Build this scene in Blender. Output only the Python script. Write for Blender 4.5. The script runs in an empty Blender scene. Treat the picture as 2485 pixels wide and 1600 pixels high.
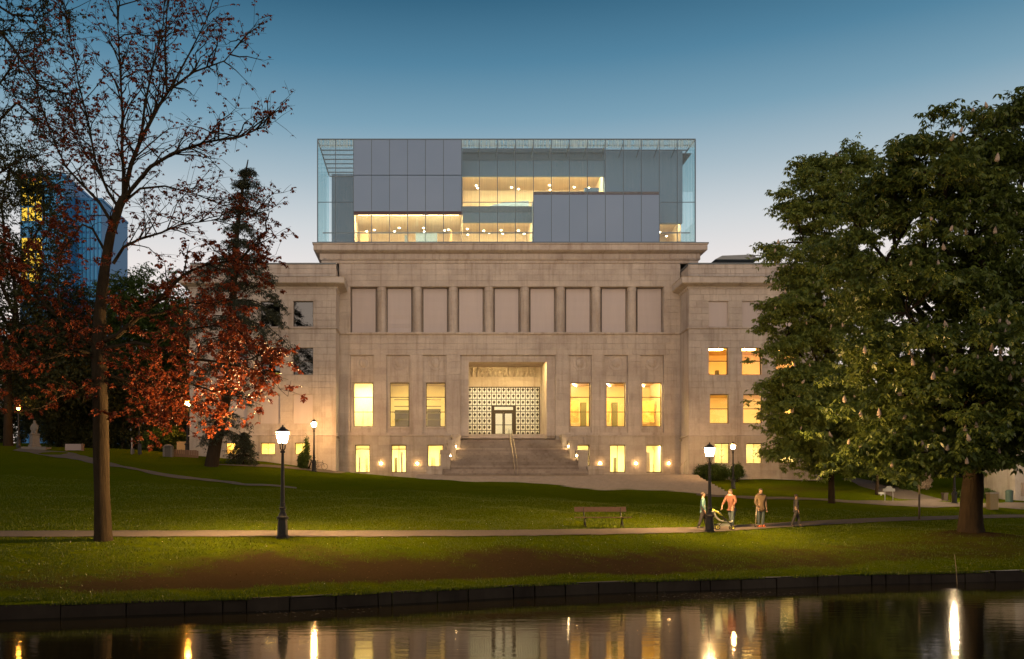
import bpy, bmesh, math, random
import numpy as np
from mathutils import Vector, Matrix

R = math.radians
random.seed(7)
rng = np.random.default_rng(11)
scene = bpy.context.scene
C = scene.collection

# ------------------------------------------------------------------ camera
F, VX, VY, EYE = 2200.0, 1050.0, 1219.0, 3.1        # focal length and vanishing point in photo pixels, eye height above the pond
cam_d = bpy.data.cameras.new('camera')
cam = bpy.data.objects.new('camera', cam_d)
C.objects.link(cam)
cam_d.sensor_width = 36.0
cam_d.lens = 36.0 * F / 2485.0
cam_d.shift_x = (1242.5 - VX) / 2485.0
cam_d.shift_y = (VY - 800.0) / 2485.0
cam_d.clip_start, cam_d.clip_end = 0.1, 3000.0
cam.location = (0, 0, EYE)
cam.rotation_euler = (R(90), 0, 0)
scene.camera = cam

# ------------------------------------------------------------------ sky, afterglow, exposure
SUN_EL = 10.0
w = bpy.data.worlds.new('World'); scene.world = w; w.use_nodes = True
nt = w.node_tree; nt.nodes.clear()
wo = nt.nodes.new('ShaderNodeOutputWorld'); bg = nt.nodes.new('ShaderNodeBackground')
sky = nt.nodes.new('ShaderNodeTexSky'); sky.sky_type = 'NISHITA'; sky.sun_disc = False
sky.sun_elevation = R(SUN_EL); sky.sun_rotation = R(180); sky.air_density = 1.0; sky.dust_density = 0.6; sky.ozone_density = 3.0
tc = nt.nodes.new('ShaderNodeTexCoord'); sx = nt.nodes.new('ShaderNodeSeparateXYZ'); rp = nt.nodes.new('ShaderNodeValToRGB')
mx = nt.nodes.new('ShaderNodeMix'); mx.data_type = 'RGBA'; mx.blend_type = 'ADD'; mx.inputs[0].default_value = 1.0
nt.links.new(tc.outputs['Generated'], sx.inputs[0]); nt.links.new(sx.outputs['Z'], rp.inputs[0])
el = rp.color_ramp.elements
stops = [(0.0, (1.0, .80, .66)), (.20, (1.0, .86, .78)), (.245, (.90, .82, .77)), (.29, (.68, .70, .70)), (.335, (.43, .53, .58)), (.385, (.20, .36, .46)), (.435, (.082, .225, .335)), (.49, (.024, .11, .185)), (.6, (.010, .06, .115)), (1.0, (.008, .04, .085))]
el[0].position, el[0].color = stops[0][0], stops[0][1] + (1,)
el[1].position, el[1].color = stops[-1][0], stops[-1][1] + (1,)
for p_, c_ in stops[1:-1]:
    e_ = el.new(p_); e_.color = c_ + (1,)
dim = nt.nodes.new('ShaderNodeMix'); dim.data_type = 'RGBA'; dim.inputs[0].default_value = 0.15        # a clear-sky share under the dusk gradient
dim.inputs[6].default_value = (0, 0, 0, 1); nt.links.new(sky.outputs[0], dim.inputs[7])
gain = nt.nodes.new('ShaderNodeVectorMath'); gain.operation = 'SCALE'; gain.inputs['Scale'].default_value = 9.0; nt.links.new(rp.outputs[0], gain.inputs[0])
nt.links.new(dim.outputs[2], mx.inputs[6]); nt.links.new(gain.outputs[0], mx.inputs[7])
nt.links.new(mx.outputs[2], bg.inputs[0]); bg.inputs[1].default_value = 0.1
nt.links.new(bg.outputs[0], wo.inputs[0])

sun_d = bpy.data.lights.new('afterglow_sun', 'SUN'); sun_d.energy = 1.65; sun_d.angle = R(100); sun_d.color = (1.0, .72, .49)
sun = bpy.data.objects.new('afterglow_sun', sun_d); C.objects.link(sun)
sun.rotation_euler = (R(90 - SUN_EL), 0, 0)

scene.view_settings.view_transform = 'Standard'; scene.view_settings.look = 'None'
scene.view_settings.exposure = 0.0; scene.view_settings.gamma = 1.0
scene.render.engine = 'CYCLES'
cy = scene.cycles
cy.use_denoising = True
cy.max_bounces = 6; cy.diffuse_bounces = 3; cy.glossy_bounces = 3; cy.transmission_bounces = 4; cy.transparent_max_bounces = 24
cy.caustics_reflective = False; cy.caustics_refractive = False
cy.sample_clamp_indirect = 4.0

# ------------------------------------------------------------------ pixel to place
def fx(px, Y): return (px - VX) * Y / F
def fz(py, Y): return EYE + (VY - py) * Y / F
def at(px, py, Y): return Vector((fx(px, Y), Y, fz(py, Y)))

SHX = [-160, -60, -30, -11.4, -7.8, -4.4, .5, 2.55, 6.3, 10.4, 16.7, 23.3, 60, 160]
SHY = [17, 18.5, 21, 23.85, 25.0, 25.9, 28.4, 29.5, 31.0, 32.2, 34.3, 35.7, 42, 50]
PAX = [-160, -30, -3, 3, 8, 13.3, 20, 27, 36, 50, 160]
PAY = [34.4, 34.5, 34.7, 36.0, 38.6, 43.2, 49.2, 53.5, 57, 59, 60]
PZX = [-160, -30, -5.7, 8, 13.3, 20, 27, 36, 160]
PZZ = [1.8, 1.75, 1.77, 1.72, 1.66, 1.78, 1.95, 2.1, 2.5]
PWX = [-160, -10, 10, 20, 160]; PWW = [2.7, 2.7, 2.9, 2.6, 2.5]
ZMX = [-160, -60, -30, -16, -9, 0, 6, 12, 22, 26, 34, 50, 160]
ZMZ = [8, 7.0, 6.6, 5.6, 5.05, 4.9, 4.55, 4.2, 3.85, 3.75, 3.5, 3.2, 3.0]
ZTX = [-160, -60, -30, -16, -9.5, -4, 0, 24, 32, 38, 60, 160]
ZTZ = [10, 9.0, 8.2, 7.0, 6.1, 5.6, 5.35, 5.25, 5.35, 5.15, 4.6, 4.4]
WALLTOP = 0.36
def ground_z(X, Y):
    X = np.asarray(X, float); Y = np.asarray(Y, float)
    ys = np.interp(X, SHX, SHY); yn = np.interp(X, PAX, PAY); zn = np.interp(X, PZX, PZZ)
    yf = yn + np.interp(X, PWX, PWW); zf = zn + .14
    zm = np.interp(X, ZMX, ZMZ); zt = np.interp(X, ZTX, ZTZ)
    t = np.clip((Y - ys) / (yn - ys), 0, 1)
    pw = np.interp(X, [-10, 15, 25, 60], [.95, .85, .55, .6])
    bank = WALLTOP + (zn - WALLTOP) * t ** pw
    path = zn + .14 * np.clip((Y - yn) / (yf - yn), 0, 1)
    s1 = np.clip((Y - yf) / (75 - yf), 0, 1); lawn1 = zf + (zm - zf) * s1 ** 1.05
    s2 = np.clip((Y - 75) / 12, 0, 1); lawn2 = zm + (zt - zm) * s2
    far = zt + np.clip(Y - 87, 0, 80) * np.interp(X, [-60, -25, -5, 30, 38, 60], [.06, .05, 0, 0, .08, .09])
    z = np.where(Y < yn, bank, np.where(Y < yf, path, np.where(Y < 75, lawn1, np.where(Y < 87, lawn2, far))))
    soft = np.clip((Y - ys) / 2, 0, 1) * np.clip(np.abs(Y - (yn + yf) / 2) / 3 - .5, 0, 1) * np.clip((86 - Y) / 6, .2, 1)
    z = z + soft * (.05 * np.sin(X * .7 + Y * .35) + .04 * np.sin(X * .23 - Y * .9 + 1) + .03 * np.sin(X * 1.7 + 2.2) * np.sin(Y * 1.3))
    z = z + .38 * np.exp(-((X - 25.5) ** 2 + (Y - 43) ** 2) / 7.0)
    return z
def gz(X, Y): return float(ground_z(X, Y))
def hit(px, py):
    Y = np.arange(24, 160, .05); X = (px - VX) * Y / F
    ok = (ground_z(X, Y) >= EYE + (VY - py) * Y / F) & (Y > np.interp(X, SHX, SHY))
    i = int(np.argmax(ok)) if ok.any() else len(Y) - 1
    return Vector((X[i], Y[i], float(ground_z(X[i], Y[i]))))

# ------------------------------------------------------------------ materials
M = {}
def newmat(name):
    m = bpy.data.materials.new(name); m.use_nodes = True; m.node_tree.nodes.clear()
    o = m.node_tree.nodes.new('ShaderNodeOutputMaterial')
    M[name] = m
    return m, m.node_tree, o
def N(t, kind, **kw):
    n = t.nodes.new(kind)
    for k, v in kw.items(): setattr(n, k, v)
    return n
def rgb(c): return (c[0], c[1], c[2], 1.0)
def noise(t, scale, detail=4, rough=.6, vec=None):
    n = N(t, 'ShaderNodeTexNoise'); n.inputs['Scale'].default_value = scale; n.inputs['Detail'].default_value = detail; n.inputs['Roughness'].default_value = rough
    if vec is None:
        vec = N(t, 'ShaderNodeTexCoord').outputs['Object']
    t.links.new(vec, n.inputs['Vector'])
    return n
def geopos(t, sc=(1, 1, 1)):
    g = N(t, 'ShaderNodeNewGeometry'); m = N(t, 'ShaderNodeMapping'); m.inputs['Scale'].default_value = sc
    t.links.new(g.outputs['Position'], m.inputs['Vector'])
    return m.outputs[0]
def ramp(t, fac, stops):
    r = N(t, 'ShaderNodeValToRGB'); e = r.color_ramp.elements
    e[0].position, e[0].color = stops[0][0], rgb(stops[0][1]); e[1].position, e[1].color = stops[-1][0], rgb(stops[-1][1])
    for p, c in stops[1:-1]:
        x = e.new(p); x.color = rgb(c)
    t.links.new(fac, r.inputs[0])
    return r.outputs[0]
def mixc(t, fac, a, b, mode='MIX'):
    m = N(t, 'ShaderNodeMix', data_type='RGBA', blend_type=mode)
    for s, v in ((0, fac), (6, a), (7, b)):
        if isinstance(v, (int, float)): m.inputs[s].default_value = v
        elif isinstance(v, tuple): m.inputs[s].default_value = rgb(v)
        else: t.links.new(v, m.inputs[s])
    return m.outputs[2]
def mathn(t, op, a, b=None):
    m = N(t, 'ShaderNodeMath', operation=op)
    for i, v in enumerate((a, b)):
        if v is None: continue
        if isinstance(v, (int, float)): m.inputs[i].default_value = v
        else: t.links.new(v, m.inputs[i])
    return m.outputs[0]
def bump(t, h, strength, dist=.02):
    b = N(t, 'ShaderNodeBump'); b.inputs['Strength'].default_value = strength; b.inputs['Distance'].default_value = dist
    t.links.new(h, b.inputs['Height'])
    return b.outputs[0]
def pbsdf(t, o, col, rough=.8, metal=0, normal=None, spec=.4):
    p = N(t, 'ShaderNodeBsdfPrincipled')
    if isinstance(col, tuple): p.inputs['Base Color'].default_value = rgb(col)
    else: t.links.new(col, p.inputs['Base Color'])
    p.inputs['Roughness'].default_value = rough; p.inputs['Metallic'].default_value = metal; p.inputs['Specular IOR Level'].default_value = spec
    if normal is not None: t.links.new(normal, p.inputs['Normal'])
    if o is not None: t.links.new(p.outputs[0], o.inputs[0])
    return p
def plain(name, col, rough=.7, metal=0, var=.12, sc=6, bmp=.15, spec=.4):
    m, t, o = newmat(name)
    n = noise(t, sc, 4, .6, geopos(t))
    c = mixc(t, n.outputs[0], tuple(x * (1 - var) for x in col), tuple(min(1, x * (1 + var)) for x in col))
    pbsdf(t, o, c, rough, metal, bump(t, n.outputs[0], bmp, .01), spec)
    return m
def stone(name, col, warm, dirt=.25):
    m, t, o = newmat(name)
    pos = geopos(t)
    isl = N(t, 'ShaderNodeNewGeometry').outputs['Random Per Island']; ob = N(t, 'ShaderNodeObjectInfo').outputs['Random']
    r = mathn(t, 'FRACT', mathn(t, 'ADD', mathn(t, 'MULTIPLY', isl, 7.31), mathn(t, 'MULTIPLY', ob, 3.77)))
    base = mixc(t, r, tuple(x * .95 for x in col), warm)
    big = noise(t, .35, 5, .65, pos); fine = noise(t, 5, 6, .7, pos)
    strk = noise(t, 1.0, 4, .6, geopos(t, (2.2, 2.2, .16)))
    d = ramp(t, big.outputs[0], [(.38, (1, 1, 1)), (.70, (1 - dirt, 1 - dirt * 1.12, 1 - dirt * 1.15))])
    s = ramp(t, strk.outputs[0], [(.50, (1, 1, 1)), (.75, (.70, .67, .63))])
    f = ramp(t, fine.outputs[0], [(.3, (.92, .92, .92)), (.7, (1.06, 1.06, 1.06))])
    c = mixc(t, 1.0, mixc(t, 1.0, mixc(t, 1.0, base, d, 'MULTIPLY'), s, 'MULTIPLY'), f, 'MULTIPLY')
    pbsdf(t, o, c, .86, 0, bump(t, fine.outputs[0], .25, .01), .25)
    return m
def emitter(name, col, strength):
    m, t, o = newmat(name); e = N(t, 'ShaderNodeEmission'); e.inputs[0].default_value = rgb(col); e.inputs[1].default_value = strength
    t.links.new(e.outputs[0], o.inputs[0])
    return m
def glass(name, tint, refl=.1, milk=0.0, milkcol=(.8, .85, .9), stripes=False):
    m, t, o = newmat(name)
    tr = N(t, 'ShaderNodeBsdfTransparent'); tr.inputs[0].default_value = rgb(tint)
    gl = N(t, 'ShaderNodeBsdfGlossy'); gl.inputs['Roughness'].default_value = .02
    fr = N(t, 'ShaderNodeFresnel'); fr.inputs[0].default_value = 1.5
    fac = mathn(t, 'MINIMUM', mathn(t, 'MAXIMUM', fr.outputs[0], refl), .3)
    s = N(t, 'ShaderNodeMixShader'); t.links.new(fac, s.inputs[0]); t.links.new(tr.outputs[0], s.inputs[1]); t.links.new(gl.outputs[0], s.inputs[2])
    last = s
    if milk > 0:
        df = N(t, 'ShaderNodeBsdfDiffuse'); df.inputs[0].default_value = rgb(milkcol)
        tl = N(t, 'ShaderNodeBsdfTranslucent'); tl.inputs[0].default_value = rgb(milkcol)
        a = N(t, 'ShaderNodeAddShader'); hf = N(t, 'ShaderNodeMixShader'); hf.inputs[0].default_value = .5
        t.links.new(df.outputs[0], hf.inputs[1]); t.links.new(tl.outputs[0], hf.inputs[2])
        s2 = N(t, 'ShaderNodeMixShader'); s2.inputs[0].default_value = milk
        if stripes:
            n = noise(t, 1.0, 2, .5, geopos(t, (9, 9, .25)))
            f2 = ramp(t, n.outputs[0], [(.35, (milk * .3,) * 3), (.65, (min(1, milk * 1.9),) * 3)])
            t.links.new(f2, s2.inputs[0])
        t.links.new(s.outputs[0], s2.inputs[1]); t.links.new(hf.outputs[0], s2.inputs[2]); last = s2
    t.links.new(last.outputs[0], o.inputs[0])
    return m
def leafmat(name, c1, c2, trans=.35, rough=.55, spec=.3):
    m, t, o = newmat(name)
    r = N(t, 'ShaderNodeNewGeometry').outputs['Random Per Island']
    n = noise(t, .9, 3, .6, geopos(t))
    f = mathn(t, 'ADD', mathn(t, 'MULTIPLY', r, .6), mathn(t, 'MULTIPLY', n.outputs[0], .4))
    c = mixc(t, f, c1, c2)
    p = pbsdf(t, None, c, rough, 0, None, spec)
    tl = N(t, 'ShaderNodeBsdfTranslucent'); t.links.new(c, tl.inputs[0])
    s = N(t, 'ShaderNodeMixShader'); s.inputs[0].default_value = trans
    t.links.new(p.outputs[0], s.inputs[1]); t.links.new(tl.outputs[0], s.inputs[2]); t.links.new(s.outputs[0], o.inputs[0])
    return m
def bark(name, c1, c2):
    m, t, o = newmat(name)
    n = noise(t, 1.0, 6, .7, geopos(t, (7, 7, 1.4))); n2 = noise(t, 1.3, 3, .5, geopos(t))
    c = mixc(t, n.outputs[0], c1, c2); c = mixc(t, mathn(t, 'MULTIPLY', n2.outputs[0], .5), c, tuple(x * .55 for x in c1))
    pbsdf(t, o, c, 1.0, 0, bump(t, n.outputs[0], 1.0, .08), .02)
    return m

stone('stone_facade', (.485, .42, .372), (.525, .455, .40))
stone('stone_wing', (.485, .425, .38), (.525, .46, .41))
stone('stone_base', (.41, .355, .305), (.465, .405, .345))
stone('stone_step', (.24, .20, .17), (.33, .275, .235), .35)
stone('stone_grey', (.30, .28, .26), (.38, .35, .32), .35)
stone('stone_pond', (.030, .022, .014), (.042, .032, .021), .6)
m, t, o = newmat('blind')
n = noise(t, 1.0, 4, .6, geopos(t, (3, 3, .3))); r = N(t, 'ShaderNodeObjectInfo').outputs['Random']
f = mathn(t, 'ADD', mathn(t, 'MULTIPLY', n.outputs[0], .6), mathn(t, 'MULTIPLY', r, .4))
pbsdf(t, o, mixc(t, f, (.43, .375, .365), (.54, .47, .455)), .9, 0, None, .2)
plain('dark_frame', (.05, .04, .03), .5, .3, .1, 9, .05)
plain('bronze', (.055, .04, .022), .45, .6, .2, 9, .1)
plain('black_iron', (.022, .02, .018), .5, .5, .3, 14, .3)
plain('roof_metal', (.16, .18, .2), .5, .4)
plain('copper_line', (.18, .27, .26), .6, .2)
plain('box_core', (.15, .24, .36), .85, 0, .05, 1, .05)
plain('box_dark', (.10, .15, .21), .7, 0, .05, 1, .05)
plain('mullion', (.10, .14, .18), .45, .5)
plain('maroon', (.10, .06, .065), .8)
plain('interior_wall', (.80, .70, .46), .9, 0, .04, 1, .02)
plain('interior_floor', (.45, .34, .18), .6)
plain('interior_warm', (.82, .62, .36), .9, 0, .05, 1, .02)
plain('box_room', (.80, .66, .46), .9, 0, .05, 1, .02)
plain('cabinet', (.12, .11, .06), .6)
plain('steel', (.34, .29, .22), .4, .6)
plain('wood_bench', (.12, .065, .038), .7, 0, .35, 12, .3)
plain('blue_tower', (.025, .27, .58), .4, .0, .25, .3, .0)
plain('tower_rib', (.02, .16, .38), .5, .0)
plain('dark_cloth', (.03, .028, .028), .9)
plain('white_box', (.22, .18, .17), .8)
plain('statue_stone', (.12, .105, .09), .9, 0, .2, 5, .3)
plain('skin', (.19, .115, .08), .6, 0, .05)
plain('hair', (.03, .02, .015), .7)
plain('tan_coat', (.085, .06, .036), .9)
plain('orange_jacket', (.085, .033, .02), .85)
plain('mauve_cloth', (.22, .13, .14), .9)
plain('teal_jacket', (.05, .11, .11), .85)
plain('jeans', (.035, .05, .055), .9)
plain('orange_shoe', (.55, .12, .03), .7)
plain('stroller_shell', (.20, .21, .18), .7)
plain('yellow_bar', (.65, .6, .06), .5)
plain('rubber', (.02, .02, .02), .8)
plain('tan_post', (.22, .17, .09), .85)
plain('sign_grey', (.26, .27, .27), .6)
plain('bin_green', (.03, .06, .05), .6)
plain('ochre_wall', (.42, .27, .12), .9)
plain('wood_fence', (.14, .08, .05), .9)
plain('blossom', (.36, .27, .20), .9)
plain('dead_leaf', (.085, .050, .020), .95, 0, .4, 3, .2, .1)
plain('daisy', (.75, .72, .66), .9)
plain('gravel', (.125, .105, .09), 1.0, 0, .35, 8, .5, 0.0)
plain('asphalt', (.055, .05, .045), .95, 0, .25, 6, .3)
plain('paving', (.30, .25, .21), .9, 0, .25, 2.5, .3)
emitter('lamp_glow', (1.0, .62, .27), 8500)
emitter('lamp_glow_lawn', (1.0, .56, .21), 1500)
emitter('lamp_glow_walk', (1.0, .62, .27), 8500)
emitter('lamp_glow_white', (1.0, .74, .45), 4000)
emitter('far_glow', (1.0, .85, .65), 60)
emitter('lamp_glow_orange', (1.0, .40, .05), 1100)
emitter('lamp_glow_amber', (1.0, .42, .05), 220)
emitter('wall_glow', (1.0, .56, .20), 240)
emitter('room_light', (1.0, .68, .20), 105)
emitter('lobby_light', (1.0, .84, .55), 17)
plain('lobby_wall', (.80, .76, .66), .9, 0, .04, 1, .02)
emitter('room_light_pale', (1.0, .78, .34), 75)
emitter('room_light_orange', (1.0, .54, .13), 75)
emitter('box_light', (1.0, .70, .34), 110)
emitter('box_spot', (1.0, .80, .5), 25)
emitter('spot_glow', (1.0, .68, .30), 220)
emitter('recess_light', (1.0, .70, .26), 170)
emitter('tower_light', (1.0, .62, .06), 1.2)
glass('window_glass', (.95, .97, .95), .06)
glass('night_glass', (.25, .3, .34), .12)
glass('box_glass', (.84, .95, .98), .06, .06, (.40, .68, .80), True)
glass('side_glass', (.66, .92, .95), .06, .07, (.30, .66, .74))
glass('frit', (.80, .95, .98), .06, .42, (.70, .88, .92), True)
glass('roof_glass', (.92, .98, .98), .02, .10, (.8, .93, .96), False)
glass('lamp_glass', (.95, .9, .8), .05)
# frosted panels of the roof storey
m, t, o = newmat('frosted_panel')
n = noise(t, .25, 3, .5, geopos(t)); r = N(t, 'ShaderNodeObjectInfo').outputs['Random']
c = mixc(t, mathn(t, 'ADD', mathn(t, 'MULTIPLY', n.outputs[0], .7), mathn(t, 'MULTIPLY', r, .3)), (.125, .205, .34), (.175, .255, .40))
pbsdf(t, o, c, .3, 0, None, .5)
m, t, o = newmat('mural')
n = noise(t, .9, 5, .7, geopos(t)); c = ramp(t, n.outputs[0], [(.3, (.62, .30, .05)), (.45, (.75, .55, .22)), (.55, (.45, .30, .12)), (.7, (.8, .62, .3))])
pbsdf(t, o, c, .9)
# water
m, t, o = newmat('water')
n1 = noise(t, 1.0, 3, .5, geopos(t, (.9, 2.6, 1))); n2 = noise(t, 1.0, 2, .5, geopos(t, (5, 9, 1)))
h = mathn(t, 'ADD', mathn(t, 'MULTIPLY', n1.outputs[0], 1.0), mathn(t, 'MULTIPLY', n2.outputs[0], .12))
p = pbsdf(t, o, (.012, .010, .005), .055, 0, bump(t, h, .09, .05), .2); p.inputs['IOR'].default_value = 1.33
# lawn and bank: grass, worn soil by the 'soil' attribute
m, t, o = newmat('lawn')
pos = geopos(t)
a = N(t, 'ShaderNodeAttribute', attribute_name='soil')
big = noise(t, .25, 4, .6, pos); med = noise(t, 2.2, 5, .7, pos); fin = noise(t, 14, 5, .75, pos)
g1 = mixc(t, med.outputs[0], (.016, .042, .0015), (.075, .108, .003)); g1 = mixc(t, mathn(t, 'MULTIPLY', big.outputs[0], .45), g1, (.105, .100, .004))
g1 = mixc(t, 1.0, g1, ramp(t, fin.outputs[0], [(.3, (.4, .42, .4)), (.7, (1.6, 1.5, 1.3))]), 'MULTIPLY')
s1 = mixc(t, fin.outputs[0], (.010, .006, .003), (.060, .038, .019)); s1 = mixc(t, mathn(t, 'MULTIPLY', big.outputs[0], .4), s1, (.064, .046, .020))
k = mathn(t, 'ADD', a.outputs['Fac'], mathn(t, 'MULTIPLY', mathn(t, 'SUBTRACT', med.outputs[0], .5), 1.3)); k = mathn(t, 'ADD', k, mathn(t, 'MULTIPLY', mathn(t, 'SUBTRACT', fin.outputs[0], .5), .8))
k = ramp(t, k, [(.22, (0, 0, 0)), (.85, (1, 1, 1))])
hh = mathn(t, 'ADD', fin.outputs[0], med.outputs[0])
pbsdf(t, o, mixc(t, k, g1, s1), 1.0, 0, bump(t, hh, .9, .06), 0.0)
leafmat('grass_blade', (.030, .058, .002), (.100, .120, .004), .3)
leafmat('leaf_red', (.040, .010, .006), (.29, .060, .014), .38)
leafmat('leaf_chestnut', (.055, .092, .018), (.165, .195, .034), .36, .42, .6)
leafmat('leaf_chestnut_lit', (.095, .145, .034), (.25, .285, .058), .42, .42, .6)  # lighter copy of the chestnut leaf, with lamplight put into its colour
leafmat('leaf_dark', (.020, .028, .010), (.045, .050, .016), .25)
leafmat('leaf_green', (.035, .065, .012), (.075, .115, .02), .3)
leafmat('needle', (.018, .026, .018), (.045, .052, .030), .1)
leafmat('leaf_flower', (.45, .36, .28), (.60, .50, .40), .3)
bark('bark_maple', (.020, .015, .009), (.060, .044, .028))
bark('bark_dark', (.016, .012, .008), (.050, .036, .023))

# ------------------------------------------------------------------ building blocks
class MB:
    def __init__(s): s.v = []; s.f = []; s.sm = []
    def add(s, vs, fs, smooth=False):
        b = len(s.v); s.v.extend([tuple(x) for x in vs]); s.f.extend([tuple(i + b for i in f) for f in fs]); s.sm.extend([smooth] * len(fs)); return s
    def box(s, x0, x1, y0, y1, z0, z1):
        return s.add([(x0, y0, z0), (x1, y0, z0), (x1, y1, z0), (x0, y1, z0), (x0, y0, z1), (x1, y0, z1), (x1, y1, z1), (x0, y1, z1)],
                     [(0, 3, 2, 1), (4, 5, 6, 7), (0, 1, 5, 4), (1, 2, 6, 5), (2, 3, 7, 6), (3, 0, 4, 7)])
    def quad(s, a, b, c, d): return s.add([a, b, c, d], [(0, 1, 2, 3)])
    def tube(s, pts, rad, n=6, cap=True):
        pts = [Vector(p) for p in pts]
        if not hasattr(rad, '__len__'): rad = [rad] * len(pts)
        vs = []; up = None
        for i, p in enumerate(pts):
            d = (pts[min(i + 1, len(pts) - 1)] - pts[max(i - 1, 0)])
            d = d.normalized() if d.length > 1e-9 else Vector((0, 0, 1))
            if up is None: up = Vector((1, 0, 0)) if abs(d.x) < .8 else Vector((0, 1, 0))
            u = (up - d * up.dot(d)).normalized(); v = d.cross(u); up = u
            for k in range(n):
                a = 2 * math.pi * k / n; vs.append(p + (u * math.cos(a) + v * math.sin(a)) * rad[i])
        fs = [(i * n + k, i * n + (k + 1) % n, (i + 1) * n + (k + 1) % n, (i + 1) * n + k) for i in range(len(pts) - 1) for k in range(n)]
        if cap: fs += [tuple(range(n - 1, -1, -1)), tuple(range((len(pts) - 1) * n, len(pts) * n))]
        return s.add(vs, fs, n > 5)
    def bole(s, pts, rad, n=20, amp=.06, seed=1, per=6):     # a trunk: fluted, knotty, with many rings
        P = np.array([tuple(q) for q in pts], float); u = np.linspace(0, len(P) - 1, (len(P) - 1) * per + 1); k = np.arange(len(P))
        C_ = np.stack([np.interp(u, k, P[:, j]) for j in range(3)], 1); r = np.interp(u, k, rad); rs = np.random.default_rng(seed); ph = rs.random(6) * 6.28
        a = 2 * np.pi * np.arange(n) / n; z = C_[:, 2:3]
        f = 1 + amp * (np.sin(3 * a + ph[0] + .5 * z) * .5 + np.sin(5 * a + ph[1] - .8 * z) * .5 + np.sin(9 * a + ph[2] + .3 * z) * .35) + amp * .5 * np.sin(z * 2.1 + ph[3]) + rs.normal(0, amp * .12, (len(u), n))
        f = f + np.clip(1 - np.arange(len(u))[:, None] / (1.6 * per), 0, 1) * amp * 1.6 * np.sin(5 * a + ph[4])
        V = np.stack([C_[:, None, 0] + r[:, None] * f * np.cos(a), C_[:, None, 1] + r[:, None] * f * np.sin(a), C_[:, None, 2] + 0 * f], -1).reshape(-1, 3)
        return s.add(V.tolist(), [(i * n + j, i * n + (j + 1) % n, (i + 1) * n + (j + 1) % n, (i + 1) * n + j) for i in range(len(u) - 1) for j in range(n)], True)
    def lathe(s, prof, c=(0, 0, 0), n=16, smooth=False):
        vs = [(c[0] + r * math.cos(2 * math.pi * k / n), c[1] + r * math.sin(2 * math.pi * k / n), c[2] + z) for r, z in prof for k in range(n)]
        fs = [(i * n + k, i * n + (k + 1) % n, (i + 1) * n + (k + 1) % n, (i + 1) * n + k) for i in range(len(prof) - 1) for k in range(n)]
        fs += [tuple(range(n - 1, -1, -1)), tuple(range((len(prof) - 1) * n, len(prof) * n))]
        return s.add(vs, fs, smooth)
    def torus(s, c, R_, r, axis='x', n=20, k=6):
        vs = []
        for i in range(n):
            a = 2 * math.pi * i / n
            for j in range(k):
                b = 2 * math.pi * j / k; q = (R_ + r * math.cos(b)); p = (q * math.cos(a), q * math.sin(a), r * math.sin(b))
                if axis == 'x': p = (p[2], p[0], p[1])
                elif axis == 'y': p = (p[0], p[2], p[1])
                vs.append((c[0] + p[0], c[1] + p[1], c[2] + p[2]))
        fs = [(i * k + j, ((i + 1) % n) * k + j, ((i + 1) % n) * k + (j + 1) % k, i * k + (j + 1) % k) for i in range(n) for j in range(k)]
        return s.add(vs, fs, True)
    def ball(s, c, rx, ry=None, rz=None, n=12, m=8):
        ry = ry or rx; rz = rz or rx
        prof = [(math.sin(math.pi * i / m), -math.cos(math.pi * i / m)) for i in range(m + 1)]
        vs = [(c[0] + rx * max(r, .01) * math.cos(2 * math.pi * k / n), c[1] + ry * max(r, .01) * math.sin(2 * math.pi * k / n), c[2] + rz * z) for r, z in prof for k in range(n)]
        fs = [(i * n + k, i * n + (k + 1) % n, (i + 1) * n + (k + 1) % n, (i + 1) * n + k) for i in range(m) for k in range(n)]
        return s.add(vs, fs, True)
    def prism(s, poly, y0, y1):                      # poly in (x, z), extruded along y
        n = len(poly); vs = [(x, y0, z) for x, z in poly] + [(x, y1, z) for x, z in poly]
        return s.add(vs, [tuple(range(n)), tuple(range(2 * n - 1, n - 1, -1))] + [(i, i + n, (i + 1) % n + n, (i + 1) % n) for i in range(n)])
    def build(s, name, mat, parent=None, kind=None):
        me = bpy.data.meshes.new(name); me.from_pydata(s.v, [], s.f)
        if any(s.sm): me.polygons.foreach_set('use_smooth', s.sm)
        return link(name, me, mat, parent, kind)
def link(name, me, mat, parent=None, kind=None):
    if mat is not None and not me.materials: me.materials.append(M[mat] if isinstance(mat, str) else mat)
    o = bpy.data.objects.new(name, me); C.objects.link(o)
    if parent is not None:
        o.parent = parent
        if parent.type == 'EMPTY': o.matrix_parent_inverse = Matrix.Translation(-parent.location)
    if kind: o['kind'] = kind
    return o
def tag(o, label, cat, group=None):
    o['label'] = label; o['category'] = cat
    if group: o['group'] = group
    return o
def thing(name, label, cat, loc=(0, 0, 0), group=None):
    o = bpy.data.objects.new(name, None); C.objects.link(o); o.location = loc; o.empty_display_size = .3
    return tag(o, label, cat, group)
def copy_tree(o, parent=None, loc=None, rz=None, sc=None):
    c = o.copy(); C.objects.link(c); c.parent = parent
    if loc is not None: c.location = loc
    if rz is not None: c.rotation_euler.z = rz
    if sc is not None: c.scale = (sc, sc, sc)
    for ch in list(o.children): copy_tree(ch, c)
    return c
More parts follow.
